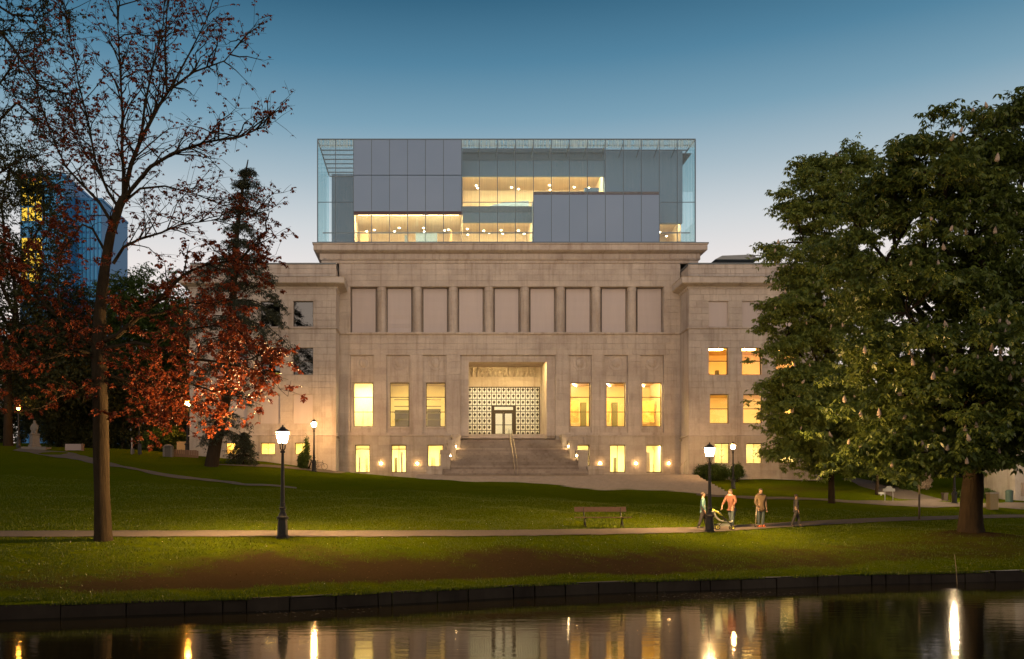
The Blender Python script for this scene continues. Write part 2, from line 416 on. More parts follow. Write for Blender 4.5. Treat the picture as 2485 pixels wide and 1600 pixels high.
def arrays(name, V, Q, mat, parent=None, kind=None, smooth=False):
    V = np.ascontiguousarray(V, np.float32).reshape(-1, 3); Q = np.ascontiguousarray(Q, np.int32); k = Q.shape[1]
    me = bpy.data.meshes.new(name); me.vertices.add(len(V)); me.vertices.foreach_set('co', V.ravel())
    me.loops.add(Q.size); me.loops.foreach_set('vertex_index', Q.ravel()); me.polygons.add(len(Q))
    me.polygons.foreach_set('loop_start', np.arange(0, Q.size, k, dtype=np.int32)); me.polygons.foreach_set('loop_total', np.full(len(Q), k, np.int32))
    if smooth: me.polygons.foreach_set('use_smooth', np.ones(len(Q), bool))
    me.update(calc_edges=True)
    return link(name, me, mat, parent, kind)
def structure(o): o['kind'] = 'structure'; return o

# ------------------------------------------------------------------ ground, water, paths
def wave(X, Y): return np.sin(X * .9 + 1.3 * np.sin(Y * .5)) * .5 + np.sin(X * 2.3 + Y * 1.7) * .3 + np.sin(X * .37 - Y * .8) * .5
def ground_sheet():
    xs = np.unique(np.concatenate([np.linspace(-160, -32, 33), np.arange(-32, 50, .4), np.linspace(50, 160, 28)]))
    vs = np.unique(np.concatenate([np.arange(0, 32, .25), np.arange(32, 70, .8), np.linspace(70, 160, 40), [220, 320, 600, 1200]]))
    X, Vv = np.meshgrid(xs, vs); Y = np.interp(X, SHX, SHY) + .12 + Vv
    Z = ground_z(X, Y)
    nx, ny = len(xs), len(vs)
    V = np.stack([X, Y, Z], -1).reshape(-1, 3)
    i = np.arange((ny - 1) * nx).reshape(ny - 1, nx)[:, :-1].ravel()
    o = arrays('ground', V, np.stack([i, i + 1, i + nx + 1, i + nx], 1), 'lawn', smooth=True)
    ys = np.interp(X, SHX, SHY); yn = np.interp(X, PAX, PAY)
    t = (Y - ys) / (yn - ys)
    top = np.interp(X, [-16, -11, -8, -4, 0, 6, 9, 13, 20, 30], [.44, .66, .80, .86, .87, .82, .76, .72, .7, .7]) + .10 * wave(X, Y)
    soil = np.clip((top - t) / .34, 0, 1) * np.clip((t - .09 - .03 * wave(X * 1.7, Y)) / .08, 0, 1) * np.clip(.95 + .25 * wave(X * 1.3 + 4, Y * 1.6), .45, 1.05) * np.interp(X, [-14, -9, -5, 6, 8.5, 12, 18, 24, 28], [.6, .95, 1.05, 1.05, .82, .66, .66, .58, .5])
    soil = np.where(t > 1, np.where(Y > 60, .18, .05), soil)
    soil = np.maximum(soil, .95 * np.exp(-((X - 25.8) ** 2 / 9 + (Y - 42.6) ** 2 / 4)))
    soil = np.maximum(soil, .55 * np.exp(-((X - 33) ** 2 / 30 + (Y - 80) ** 2 / 9)))
    me = o.data; at_ = me.attributes.new('soil', 'FLOAT', 'POINT'); at_.data.foreach_set('value', soil.astype(np.float32).ravel())
    return structure(o)
ground = ground_sheet()
def soil_at(X, Y):
    ys = np.interp(X, SHX, SHY); yn = np.interp(X, PAX, PAY); t = (Y - ys) / (yn - ys)
    top = np.interp(X, [-16, -11, -8, -4, 0, 6, 9, 13, 20, 30], [.44, .66, .80, .86, .87, .82, .76, .72, .7, .7]) + .10 * wave(X, Y)
    s = np.clip((top - t) / .34, 0, 1) * np.clip((t - .09 - .03 * wave(X * 1.7, Y)) / .08, 0, 1) * np.clip(.95 + .25 * wave(X * 1.3 + 4, Y * 1.6), .45, 1.05) * np.interp(X, [-14, -9, -5, 6, 8.5, 12, 18, 24, 28], [.6, .95, 1.05, 1.05, .82, .66, .66, .58, .5])
    return np.maximum(np.where(t > 1, .05, s), .95 * np.exp(-((X - 25.8) ** 2 / 9 + (Y - 42.6) ** 2 / 4)))

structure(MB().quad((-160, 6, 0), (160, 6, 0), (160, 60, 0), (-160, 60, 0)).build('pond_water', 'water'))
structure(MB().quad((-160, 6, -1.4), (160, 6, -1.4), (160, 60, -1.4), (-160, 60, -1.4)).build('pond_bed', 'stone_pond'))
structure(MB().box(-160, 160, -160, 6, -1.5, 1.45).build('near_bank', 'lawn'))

def strip(name, near, far, mat, off=.035, na=60, nb=5):
    near = np.array([(p[0], p[1]) for p in near]); far = np.array([(p[0], p[1]) for p in far])
    def res(P):
        d = np.r_[0, np.cumsum(np.hypot(*np.diff(P, axis=0).T))]; u = np.linspace(0, d[-1], na)
        return np.stack([np.interp(u, d, P[:, 0]), np.interp(u, d, P[:, 1])], 1)
    A, B = res(near), res(far)
    wob = .05 * np.sin(np.arange(na) * 1.7) + .04 * np.sin(np.arange(na) * .61)
    A[:, 1] += wob; B[:, 1] += wob[::-1]
    P = np.stack([A + (B - A) * k / (nb - 1) for k in range(nb)], 0)
    Z = ground_z(P[..., 0], P[..., 1]) + off
    V = np.concatenate([P, Z[..., None]], -1).reshape(-1, 3)
    i = np.arange((nb - 1) * na).reshape(nb - 1, na)[:, :-1].ravel()
    return structure(arrays(name, V, np.stack([i, i + 1, i + na + 1, i + na], 1), mat, smooth=True))
pxs = np.linspace(-45, 70, 260)
yn_ = np.interp(pxs, PAX, PAY); yw_ = np.interp(pxs, PWX, PWW)
strip('pond_path', list(zip(pxs, yn_)), list(zip(pxs, yn_ + yw_)), 'gravel', .03, 400, 9)
H = lambda pts: [hit(*p)[:2] for p in pts]
strip('lawn_path', H([(30, 1094), (150, 1112), (235, 1128), (360, 1150), (480, 1166), (600, 1180), (720, 1187)]), H([(48, 1088), (160, 1097), (245, 1117), (360, 1143), (480, 1161), (600, 1176), (720, 1184)]), 'asphalt')
strip('upper_path', H([(1690, 1203), (1900, 1213), (2100, 1224), (2330, 1231), (2485, 1238), (2600, 1243)]), H([(1690, 1198), (1900, 1207), (2100, 1216), (2330, 1220), (2485, 1221), (2600, 1222)]), 'gravel')
strip('side_path', H([(2040, 1163), (2085, 1180), (2140, 1196), (2200, 1213), (2260, 1217)]), H([(2075, 1160), (2140, 1172), (2200, 1188), (2262, 1207), (2310, 1216)]), 'gravel')
strip('wing_path', H([(500, 1131), (640, 1134), (760, 1144), (830, 1150), (1000, 1155), (1080, 1158)]), H([(500, 1127), (640, 1128), (760, 1139), (830, 1145), (1000, 1151), (1080, 1153)]), 'gravel', .04)

# the kerb wall round the pond, laid stone by stone
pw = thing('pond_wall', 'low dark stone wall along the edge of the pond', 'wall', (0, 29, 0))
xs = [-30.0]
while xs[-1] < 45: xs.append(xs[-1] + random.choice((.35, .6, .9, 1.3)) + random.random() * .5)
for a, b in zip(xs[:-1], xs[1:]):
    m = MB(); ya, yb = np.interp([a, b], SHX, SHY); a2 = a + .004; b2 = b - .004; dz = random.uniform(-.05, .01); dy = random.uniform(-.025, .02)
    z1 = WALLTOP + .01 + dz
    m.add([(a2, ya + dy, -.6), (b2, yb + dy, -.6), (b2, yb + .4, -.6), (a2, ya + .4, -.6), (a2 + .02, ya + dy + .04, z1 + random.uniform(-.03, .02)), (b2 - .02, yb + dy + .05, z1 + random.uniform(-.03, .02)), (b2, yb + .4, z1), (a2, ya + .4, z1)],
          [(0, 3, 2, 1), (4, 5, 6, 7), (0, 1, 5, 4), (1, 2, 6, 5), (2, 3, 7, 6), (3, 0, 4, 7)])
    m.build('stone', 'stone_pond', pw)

# ------------------------------------------------------------------ the museum
CX = 7.65; YC = 90.0; YW = 87.1
PX = lambda p: fx(p, YC); PZ = lambda p: fz(p, YC)
WX = lambda p: fx(p, YW); WZ = lambda p: fz(p, YW)
museum = thing('museum_building', 'cream stone museum with a glass storey on its roof', 'building', (CX, YC, 5.2))
BLOCKS = []
def wall(name, x0, x1, z0, z1, y, openings, mat, reveal=.35, course=.62, length=1.25, blocks=True, parent=museum):
    zs = sorted({z0, z1} | {min(max(o[k], z0), z1) for o in openings for k in (2, 3)})
    m = MB()
    zr = []
    for a, b in zip(zs[:-1], zs[1:]):
        if b - a < 1e-4: continue
        n = max(1, round((b - a) / course)); zr += [(a + (b - a) * i / n, a + (b - a) * (i + 1) / n) for i in range(n)]
        segs = [(x0, x1)]
        for o in openings:
            if o[2] < b - 1e-4 and o[3] > a + 1e-4:
                segs = [q for s in segs for q in ((s[0], min(s[1], o[0])), (max(s[0], o[1]), s[1])) if q[1] - q[0] > 1e-4]
        for s in segs: m.quad((s[0], y, a), (s[1], y, a), (s[1], y, b), (s[0], y, b))
    for o in openings:
        a, b, c, d = o[:4]; yb = y + (o[4] if len(o) > 4 else reveal)
        c = max(c, z0)
        m.quad((a, y, c), (a, y, d), (a, yb, d), (a, yb, c)); m.quad((b, y, c), (b, yb, c), (b, yb, d), (b, y, d))
        m.quad((a, y, d), (b, y, d), (b, yb, d), (a, yb, d)); m.quad((a, y, c), (a, yb, c), (b, yb, c), (b, y, c))
    ob = m.build(name, mat, parent)
    if blocks:
        for r, (a, b) in enumerate(zr):
            segs = [(x0, x1)]
            for o in openings:
                if o[2] < b - 1e-4 and o[3] > a + 1e-4:
                    segs = [q for s in segs for q in ((s[0], min(s[1], o[0])), (max(s[0], o[1]), s[1])) if q[1] - q[0] > 1e-4]
            for s in segs:
                n = max(1, round((s[1] - s[0]) / length)); w_ = (s[1] - s[0]) / n
                cut = [s[0]] + [s[0] + w_ * (i + (.0 if n < 2 else (.18 if r % 2 else -.18)) + random.uniform(-.08, .08)) for i in range(1, n)] + [s[1]]
                for p, q in zip(cut[:-1], cut[1:]): BLOCKS.append((ob, mat, p, q, a, b, y))
    return ob
def U(m, prof, x0, x1, y, yb, closed_back=False):       # a moulding that runs along the front and both returns
    ring = []
    for off, z in prof: ring.append([(x0 - off, yb, z), (x0 - off, y - off, z), (x1 + off, y - off, z), (x1 + off, yb, z)])
    vs = [p for r in ring for p in r]
    m.add(vs, [(i * 4 + k, i * 4 + k + 1, (i + 1) * 4 + k + 1, (i + 1) * 4 + k) for i in range(len(ring) - 1) for k in range(3)])
    return m

# --- central block
cx0, cx1 = CX - 18.53, CX + 18.53
vx0, vx1 = CX - 16.93, CX + 16.93                        # between the wings
z_base, z_top = 4.9, PZ(600)
bays = [(850, 907), (938, 995), (1026, 1083), (1380, 1436), (1467, 1524), (1554, 1611)]
gal = (PX(850), PX(1611), PZ(807), PZ(696), .75)
portal_out = (PX(1117), PX(1348), PZ(1058), PZ(862), .22)
bay_open = [(PX(a), PX(b), PZ(1050), PZ(862), .22) for a, b in bays]
wall('facade_wall', vx0, vx1, PZ(1058), PZ(640), YC, [gal, portal_out] + bay_open, 'stone_facade')
wall('attic_wall', cx0, cx1, PZ(640), z_top, YC + .02, [], 'stone_facade', blocks=True, course=.5)
m = MB(); m.quad((cx0, YC, 20), (cx0, 118, 20), (cx0, 118, z_top), (cx0, YC, z_top)); m.quad((cx1, YC, 20), (cx1, YC, z_top), (cx1, 118, z_top), (cx1, 118, 20))
m.quad((cx0, 118, 4), (cx1, 118, 4), (cx1, 118, z_top), (cx0, 118, z_top)); m.build('rear_wall', 'stone_facade', museum)
m = MB(); m.quad((cx0 - .5, YC - .5, PZ(598)), (cx1 + .5, YC - .5, PZ(598)), (cx1 + .5, 118, PZ(598)), (cx0 - .5, 118, PZ(598))); m.build('roof_deck', 'roof_metal', museum)
# main cornice
m = MB(); U(m, [(.02, PZ(641)), (.14, PZ(639)), (.16, PZ(634)), (.30, PZ(632)), (.30, PZ(618)), (.62, PZ(615.5)), (.85, PZ(612)), (.85, PZ(600)), (.94, PZ(598.5)), (.94, PZ(595.5)), (-.4, PZ(595))], cx0, cx1, YC, 118)
cor = m.build('cornice', 'stone_facade', museum)
MB().box(cx0 - .96, cx1 + .96, YC - .96, YC + .2, PZ(596.5), PZ(594.5)).build('cornice_capping', 'roof_metal', cor)
m = MB(); x = cx0 + .1
while x < cx1: m.box(x, x + .22, YC - .37, YC - .29, PZ(630), PZ(620)); x += .45
m.build('dentils', 'stone_facade', cor, 'stuff')
# upper gallery: blinds set back, half-round columns between
pan = [852 + 87.1 * i for i in range(9)]
m = MB().quad((gal[0], YC + .75, gal[2]), (gal[1], YC + .75, gal[2]), (gal[1], YC + .75, gal[3]), (gal[0], YC + .75, gal[3])); m.build('gallery_back', 'stone_facade', museum)
for i, p in enumerate(pan):
    a, b = PX(p), PX(p + 60)
    wn = MB().box(a, b, YC + .62, YC + .70, PZ(807), PZ(697)).build('gallery_window', 'dark_frame', museum)
    m = MB(); nseg = 10
    for k in range(nseg):                                  # a blind that hangs with slight folds
        za = PZ(805) + (PZ(698) - PZ(805)) * k / nseg; zb = PZ(805) + (PZ(698) - PZ(805)) * (k + 1) / nseg
        f = lambda kk: YC + .55 + (.03 if i == 1 and kk < 4 else .006) * (1 if kk % 2 else -1)
        m.quad((a + .05, f(k), za), (b - .05, f(k), za), (b - .05, f(k + 1), zb), (a + .05, f(k + 1), zb))
    m.build('blind', 'blind', wn)
for i in range(8):
    xc = (PX(pan[i] + 60) + PX(pan[i + 1])) / 2
    m = MB(); m.lathe([(.47, 0), (.47, .12), (.42, .16), (.41, PZ(700) - PZ(807) - .3), (.46, PZ(700) - PZ(807) - .22), (.46, gal[3] - gal[2] - .01)], (xc, YC + .42, gal[2] + .005), 18, False)
    m.build('half_column', 'stone_facade', museum)
m = MB(); U(m, [(0, PZ(815)), (.10, PZ(813)), (.22, PZ(811)), (.22, PZ(807.3)), (0, PZ(807))], vx0 + .3, vx1 - .3, YC, YC + .1); m.build('string_course', 'stone_facade', museum)
# bays: recessed panel, medallion, tall window
def window(px0, px1, py0, py1, y, bars, name='window', frame='dark_frame', pane='window_glass', X=None, Z=None, par=museum, fw=.06, vert=()):
    X = X or (lambda p: fx(p, y)); Z = Z or (lambda p: fz(p, y))
    a, b, c, d = X(px0), X(px1), Z(py1), Z(py0)
    m = MB(); m.box(a, a + fw, y, y + .1, c, d); m.box(b - fw, b, y, y + .1, c, d); m.box(a + fw, b - fw, y, y + .1, c, c + fw); m.box(a + fw, b - fw, y, y + .1, d - fw, d)
    wn = m.build(name, frame, par)
    for q in bars: MB().box(a + fw, b - fw, y + .02, y + .09, Z(q) - .035, Z(q) + .035).build('transom', frame, wn)
    for q in vert: MB().box(X(q) - .03, X(q) + .03, y + .025, y + .085, c + fw, d - fw).build('mullion', frame, wn)
    zs = [c + fw] + sorted(Z(q) for q in bars) + [d - fw]
    for p, q in zip(zs[:-1], zs[1:]): MB().quad((a + fw, y + .05, p), (b - fw, y + .05, p), (b - fw, y + .05, q), (a + fw, y + .05, q)).build('pane', pane, wn)
    return wn
YB = YC + .22
mains = [(858, 905), (946, 993), (1034, 1081), (1385, 1433), (1473, 1519), (1560, 1607)]
for i, ((a, b), (p, q)) in enumerate(zip(bays, mains)):
    wall('bay_panel', PX(a), PX(b), PZ(1050), PZ(862), YB, [(PX(p), PX(q), PZ(1035), PZ(928), .34)], 'stone_facade', course=.7, length=1.3)
    window(p, q, 928, 1035, YB + .26, [963, 999], X=PX, Z=PZ)
    MB().box(PX(p) - .12, PX(q) + .12, YB - .12, YB + .0, PZ(1040), PZ(1036)).build('window_sill', 'stone_facade', museum)
    # octagonal medallion in a square panel
    xc = (PX(p) + PX(q)) / 2; zc = PZ(880.5); hw = .93; hh = .90
    m = MB()
    for (x0_, x1_, z0_, z1_) in ((-hw, hw, -hh, -hh + .06), (-hw, hw, hh - .06, hh), (-hw, -hw + .06, -hh + .06, hh - .06), (hw - .06, hw, -hh + .06, hh - .06)):
        m.box(xc + x0_, xc + x1_, YB - .05, YB + .01, zc + z0_, zc + z1_)
    md = m.build('medallion_panel', 'stone_facade', museum)
    m = MB(); ringv = []
    for rr, yy in ((.82, 0), (.80, -.07), (.68, -.07), (.60, .02 - .04), (.46, -.03), (.40, -.09), (.22, -.13), (.05, -.15)):
        n_ = 8
        ringv += [(xc + rr * math.cos(R(22.5 + 45 * k)), YB + yy, zc + rr * math.sin(R(22.5 + 45 * k))) for k in range(n_)]
    m.add(ringv, [(i_ * 8 + k, i_ * 8 + (k + 1) % 8, (i_ + 1) * 8 + (k + 1) % 8, (i_ + 1) * 8 + k) for i_ in range(7) for k in range(8)])
    m.build('medallion', 'stone_facade', md)
# plinth with the basement windows
basem = [(862, 898, 1080, 1147), (950, 986, 1080, 1147), (1038, 1076, 1080, 1147), (1396, 1430, 1080, 1147), (1480, 1518, 1080, 1147), (1568, 1606, 1080, 1147)]
YP = YC - .14
ops = [(PX(a), PX(b), PZ(d), PZ(c), .4) for a, b, c, d in basem]
wall('plinth', vx0, PX(1117), z_base, PZ(1059), YP, ops[:3], 'stone_base', course=.6, length=1.2)
wall('plinth', PX(1348), vx1, z_base, PZ(1059), YP, ops[3:], 'stone_base', course=.6, length=1.2)
for a, b in ((vx0, PX(1117)), (PX(1348), vx1)):
    MB().box(a, b, YC - .26, YC + .01, PZ(1059), PZ(1056)).build('plinth_moulding', 'stone_base', museum)
for i, (a, b, c, d) in enumerate(basem): window(a, b, c, d, YP + .3, [1090] if i in (0, 1) else [], X=PX, Z=PZ, fw=.07, frame='bronze', vert=((a + b) / 2,) if i in (1, 4) else ())
# portal: surround, deep recess, relief, grille screen
YR = 95.0
rec = (PX(1138), PX(1327), PZ(1064), PZ(873), YR - YB)
wall('portal_surround', PX(1117), PX(1348), PZ(1064), PZ(862), YB, [rec], 'stone_facade', course=.66, length=1.3)
bx0, bx1, bz0, bz1 = rec[0], rec[1], rec[2], rec[3]
gx0, gx1, gz0, gz1 = fx(1141, YR), fx(1310, YR), fz(1060, YR), fz(939, YR)
gx0 = bx0 + .05; gw = (gx1 - gx0)
wall('recess_wall', bx0, bx1, bz0 - .2, bz1, YR, [(gx0, gx1, gz0, gz1, .3)], 'stone_facade', course=.8, length=1.6)
MB().box(bx0 + .01, bx1 - .01, YB + .02, YB + .12, bz1 - .20, bz1 - .005).build('recess_lip', 'stone_facade', museum)
MB().box(bx0 + .5, bx1 - .5, YB + .16, YB + .42, bz1 - .06, bz1 - .01).build('recess_light', 'recess_light', museum)
# the relief: a frieze of low carved figures
rel = MB().box(fx(1141, YR), fx(1308, YR), YR - .05, YR + .01, fz(916, YR), fz(884, YR)).build('relief_frieze', 'stone_facade', museum)
m = MB(); rr_ = random.Random(5)
x = fx(1146, YR)
while x < fx(1303, YR):
    h_ = rr_.uniform(.55, 1.0); zb = fz(915, YR)
    lean = rr_.uniform(-.2, .2)
    m.tube([(x, YR - .08, zb), (x + lean * .4, YR - .13, zb + .45 * h_), (x + lean, YR - .10, zb + .9 * h_)], [.10, .15, .09], 7)
    m.ball((x + lean * 1.1, YR - .12, zb + 1.04 * h_), .09, .07, .11, 8, 6)
    m.tube([(x + lean, YR - .1, zb + .8 * h_), (x + lean + .25, YR - .13, zb + .6 * h_), (x + lean + .4, YR - .1, zb + .85 * h_)], [.06, .05, .03], 6)
    x += rr_.uniform(.34, .55)
m.build('carved_figures', 'stone_facade', rel, 'stuff')
# screen
NCOL, NROW = 15, 8
cw = gw / NCOL; chh = (gz1 - gz0) / NROW
m = MB(); m.box(gx0, gx0 + .09, YR - .02, YR + .1, gz0, gz1); m.box(gx1 - .09, gx1, YR - .02, YR + .1, gz0, gz1); m.box(gx0 + .09, gx1 - .09, YR - .02, YR + .1, gz1 - .1, gz1); m.box(gx0 + .09, gx1 - .09, YR - .02, YR + .1, gz0, gz0 + .14)
screen = m.build('entrance_screen', 'bronze', museum)
dx0, dx1, dz1 = gx0 + cw * 5, gx0 + cw * 10, gz0 + chh * 5
door_cell = lambda c_, r_: 5 <= c_ < 10 and r_ < 5
for c_ in range(1, NCOL):
    x = gx0 + cw * c_; zlow = dz1 if 5 < c_ < 10 else gz0 + .14
    MB().box(x - .036, x + .036, YR, YR + .06, zlow, gz1 - .1).build('grille_bar', 'bronze', screen)
for r_ in range(1, NROW):
    z = gz0 + chh * r_
    for a, b in (((gx0 + .09, gx1 - .09),) if r_ >= 5 else ((gx0 + .09, dx0), (dx1, gx1 - .09))):
        MB().box(a, b, YR + .004, YR + .056, z - .036, z + .036).build('grille_bar', 'bronze', screen)
m = MB().add([(0, -.02, -.26), (.10, -.05, -.06), (.17, -.05, .04), (.08, -.05, .12), (0, -.02, .27), (-.08, -.05, .12), (-.17, -.05, .04), (-.10, -.05, -.06), (0, .03, 0)],
             [tuple(range(8))] + [(k, 8, (k + 1) % 8) for k in range(8)])
orn = None
for c_ in range(NCOL):
    for r_ in range(NROW):
        if door_cell(c_, r_): continue
        loc = (gx0 + cw * (c_ + .5), YR + .02, gz0 + chh * (r_ + .5))
        if orn is None: orn = m.build('grille_ornament', 'bronze', screen); oo = orn
        else:
            oo = orn.copy(); C.objects.link(oo); oo.parent = screen
        oo.location = loc; oo.scale = (cw * 1.9, 1, chh * 1.3)
MB().quad((gx0, YR + .12, gz0), (gx1, YR + .12, gz0), (gx1, YR + .12, gz1), (gx0, YR + .12, gz1)).build('screen_glass', 'window_glass', screen)
m = MB(); yd = YR - .12
m.box(dx0, dx0 + .28, yd, YR + .1, gz0, dz1); m.box(dx1 - .28, dx1, yd, YR + .1, gz0, dz1); m.box(dx0 + .28, dx1 - .28, yd, YR + .1, dz1 - .14, dz1); m.box(dx0 + .28, dx1 - .28, yd, YR + .1, dz1 - .72, dz1 - .48)
door = m.build('entrance_door', 'bronze', museum)
MB().quad((dx0 + .28, YR - .02, dz1 - .48), (dx1 - .28, YR - .02, dz1 - .48), (dx1 - .28, YR - .02, dz1 - .14), (dx0 + .28, YR - .02, dz1 - .14)).build('transom_light', 'window_glass', door)
xm = (dx0 + dx1) / 2
for a, b in ((dx0 + .28, xm - .01), (xm + .01, dx1 - .28)):
    m = MB(); m.box(a, a + .12, yd + .03, YR, gz0 + .01, dz1 - .73); m.box(b - .12, b, yd + .03, YR, gz0 + .01, dz1 - .73); m.box(a + .12, b - .12, yd + .03, YR, gz0 + .01, gz0 + .3); m.box(a + .12, b - .12, yd + .03, YR, dz1 - .85, dz1 - .73); m.box(a + .12, b - .12, yd + .05, YR - .02, gz0 + 1.2, gz0 + 1.26)
    m.build('door_leaf', 'bronze', door)
    MB().quad((a + .12, YR - .03, gz0 + .3), (b - .12, YR - .03, gz0 + .3), (b - .12, YR - .03, dz1 - .85), (a + .12, YR - .03, dz1 - .85)).build('door_glass', 'window_glass', door)

# --- wings
def wing(side):
    s = side
    if s < 0: x0, x1 = CX - 31.0, CX - 16.93
    else: x0, x1 = CX + 16.93, CX + 29.75
    if s < 0:
        cols = [712, 632, 552]; wd = 48; up = [(c, c + wd, 731, 793) for c in cols]; mid = [(c, c + wd, 844, 910) for c in cols]; low = [(c - 1, c + 47, 957, 1028) for c in cols]; bas = [(716, 752, 1075, 1103), (633, 668, 1075, 1103), (549, 585, 1075, 1103)]
    else:
        cols = [1720, 1801, 1883]; wd = 47; up = [(c, c + wd, 731, 793) for c in cols]; mid = [(c, c + wd, 844, 910) for c in cols]; low = [(c + 3, c + 49, 957, 1028) for c in cols]; bas = [(1734, 1770, 1076, 1125), (1811, 1849, 1076, 1125), (1894, 1931, 1076, 1125)]
    P = lambda q: (WX(q[0]), WX(q[1]), WZ(q[3]), WZ(q[2]))
    wall('wing_wall', x0, x1, WZ(1058), WZ(700), YW, [P(q) + (.3,) for q in up + mid + low], 'stone_wing')
    wall('wing_parapet', x0, x1, WZ(676), WZ(640), YW + .12, [], 'stone_wing', course=.5)
    wall('wing_plinth', x0, x1, 4.3, WZ(1059), YW - .08, [P(q) + (.3,) for q in bas], 'stone_base', course=.65, length=1.4)
    xi = x1 if s < 0 else x0; xo = x0 if s < 0 else x1
    for xx, nm in ((xi, 'wing_return'), (xo, 'wing_end')):
        m = MB(); m.quad((xx, YW - .08, 4.3), (xx, 112, 4.3), (xx, 112, WZ(676)), (xx, YW - .08 * 0, WZ(676)))
        q = xx + (-.12 if (xx == x1) else .12)
        m.quad((q, YW + .12, WZ(676)), (q, 112, WZ(676)), (q, 112, WZ(640)), (q, YW + .12, WZ(640)))
        m.build(nm, 'stone_wing', museum)
    m = MB(); m.quad((x0, YW + .12, WZ(641)), (x1, YW + .12, WZ(641)), (x1, 112, WZ(641)), (x0, 112, WZ(641))); m.build('wing_roof', 'roof_metal', museum)
    m = MB(); U(m, [(0, WZ(703)), (.10, WZ(701)), (.14, WZ(697)), (.78, WZ(692)), (.84, WZ(690)), (.84, WZ(678)), (.90, WZ(676.5)), (-.2, WZ(674.5))], x0, x1, YW, 112)
    cc = m.build('wing_cornice', 'stone_wing', museum)
    m = MB(); U(m, [(.30, WZ(675.2)), (.30, WZ(674)), (-.1, WZ(673.5))], x0, x1, YW, 112); m.build('cornice_flashing', 'copper_line', cc)
    m = MB(); U(m, [(0, WZ(642)), (.10, WZ(641)), (.12, WZ(638)), (-.4, WZ(637))], x0 + .12, x1 - .12, YW + .12, 112); m.build('parapet_coping', 'roof_metal', museum)
    m = MB(); U(m, [(0, WZ(800)), (.08, WZ(799)), (.14, WZ(797.5)), (.14, WZ(795.5)), (0, WZ(795))], x0, x1, YW, YC + .05); m.build('wing_string_course', 'stone_wing', museum)
    m = MB(); U(m, [(.0, WZ(1060)), (.15, WZ(1059.5)), (.15, WZ(1058)), (0, WZ(1056))], x0, x1, YW, YC); m.build('wing_plinth_moulding', 'stone_base', museum)
    return x0, x1, up, mid, low, bas
for s in (-1, 1):
    x0, x1, up, mid, low, bas = wing(s)
    yy = YW + .2
    for k, q in enumerate(up):
        if s < 0: window(*q, yy, [], X=WX, Z=WZ, pane='night_glass')
        else: MB().box(WX(q[0]), WX(q[1]), yy - .05, yy + .1, WZ(q[3]), WZ(q[2])).build('blind_panel', 'blind', museum)
    for k, q in enumerate(mid): window(*q, yy, [876], X=WX, Z=WZ, pane='night_glass' if s < 0 else 'window_glass')
    for k, q in enumerate(low):
        if s < 0: MB().box(WX(q[0]) + .01, WX(q[1]) - .01, yy - .05, yy + .1, WZ(q[3]), WZ(q[2])).build('blind_panel', 'blind', museum)
        else: window(*q, yy, [992], X=WX, Z=WZ)
    for q in up + mid + low:
        MB().box(WX(q[0]) - .08, WX(q[1]) + .08, YW - .07, YW + .0, WZ(q[3] + 3), WZ(q[3])).build('window_sill', 'stone_wing', museum)
    for q in bas:
        wn = window(*q, YW + .12, [], X=WX, Z=WZ, frame='bronze')
        a, b, c, d = WX(q[0]), WX(q[1]), WZ(q[3]), WZ(q[2])
        for g_ in (.16, .27, .38):                        # concentric bars of the security grille
            if b - a < 2 * g_ + .2 or d - c < 2 * g_ + .1: continue
            m = MB(); t_ = .022
            m.box(a + g_, b - g_, YW + .10, YW + .12, c + g_, c + g_ + t_); m.box(a + g_, b - g_, YW + .10, YW + .12, d - g_ - t_, d - g_); m.box(a + g_, a + g_ + t_, YW + .10, YW + .12, c + g_ + t_, d - g_ - t_); m.box(b - g_ - t_, b - g_, YW + .10, YW + .12, c + g_ + t_, d - g_ - t_)
            m.build('grille_ring', 'bronze', wn)
        xm_, zm_ = (a + b) / 2, (c + d) / 2; m = MB()
        for dz_ in (-.3, .3) if s > 0 else (0,):
            m.tube([(xm_ - .18, YW + .09, zm_ + dz_ + .15), (xm_, YW + .09, zm_ + dz_ - .1), (xm_ + .18, YW + .09, zm_ + dz_ + .15)], .025, 5)
        m.tube([(xm_, YW + .09, c + .06), (xm_, YW + .09, d - .06)], .02, 5)
        m.build('grille_scroll', 'bronze', wn)
        MB().box(a - .12, b + .12, YW - .2, YW - .08, c - .14, c - .02).build('window_sill', 'stone_base', museum)

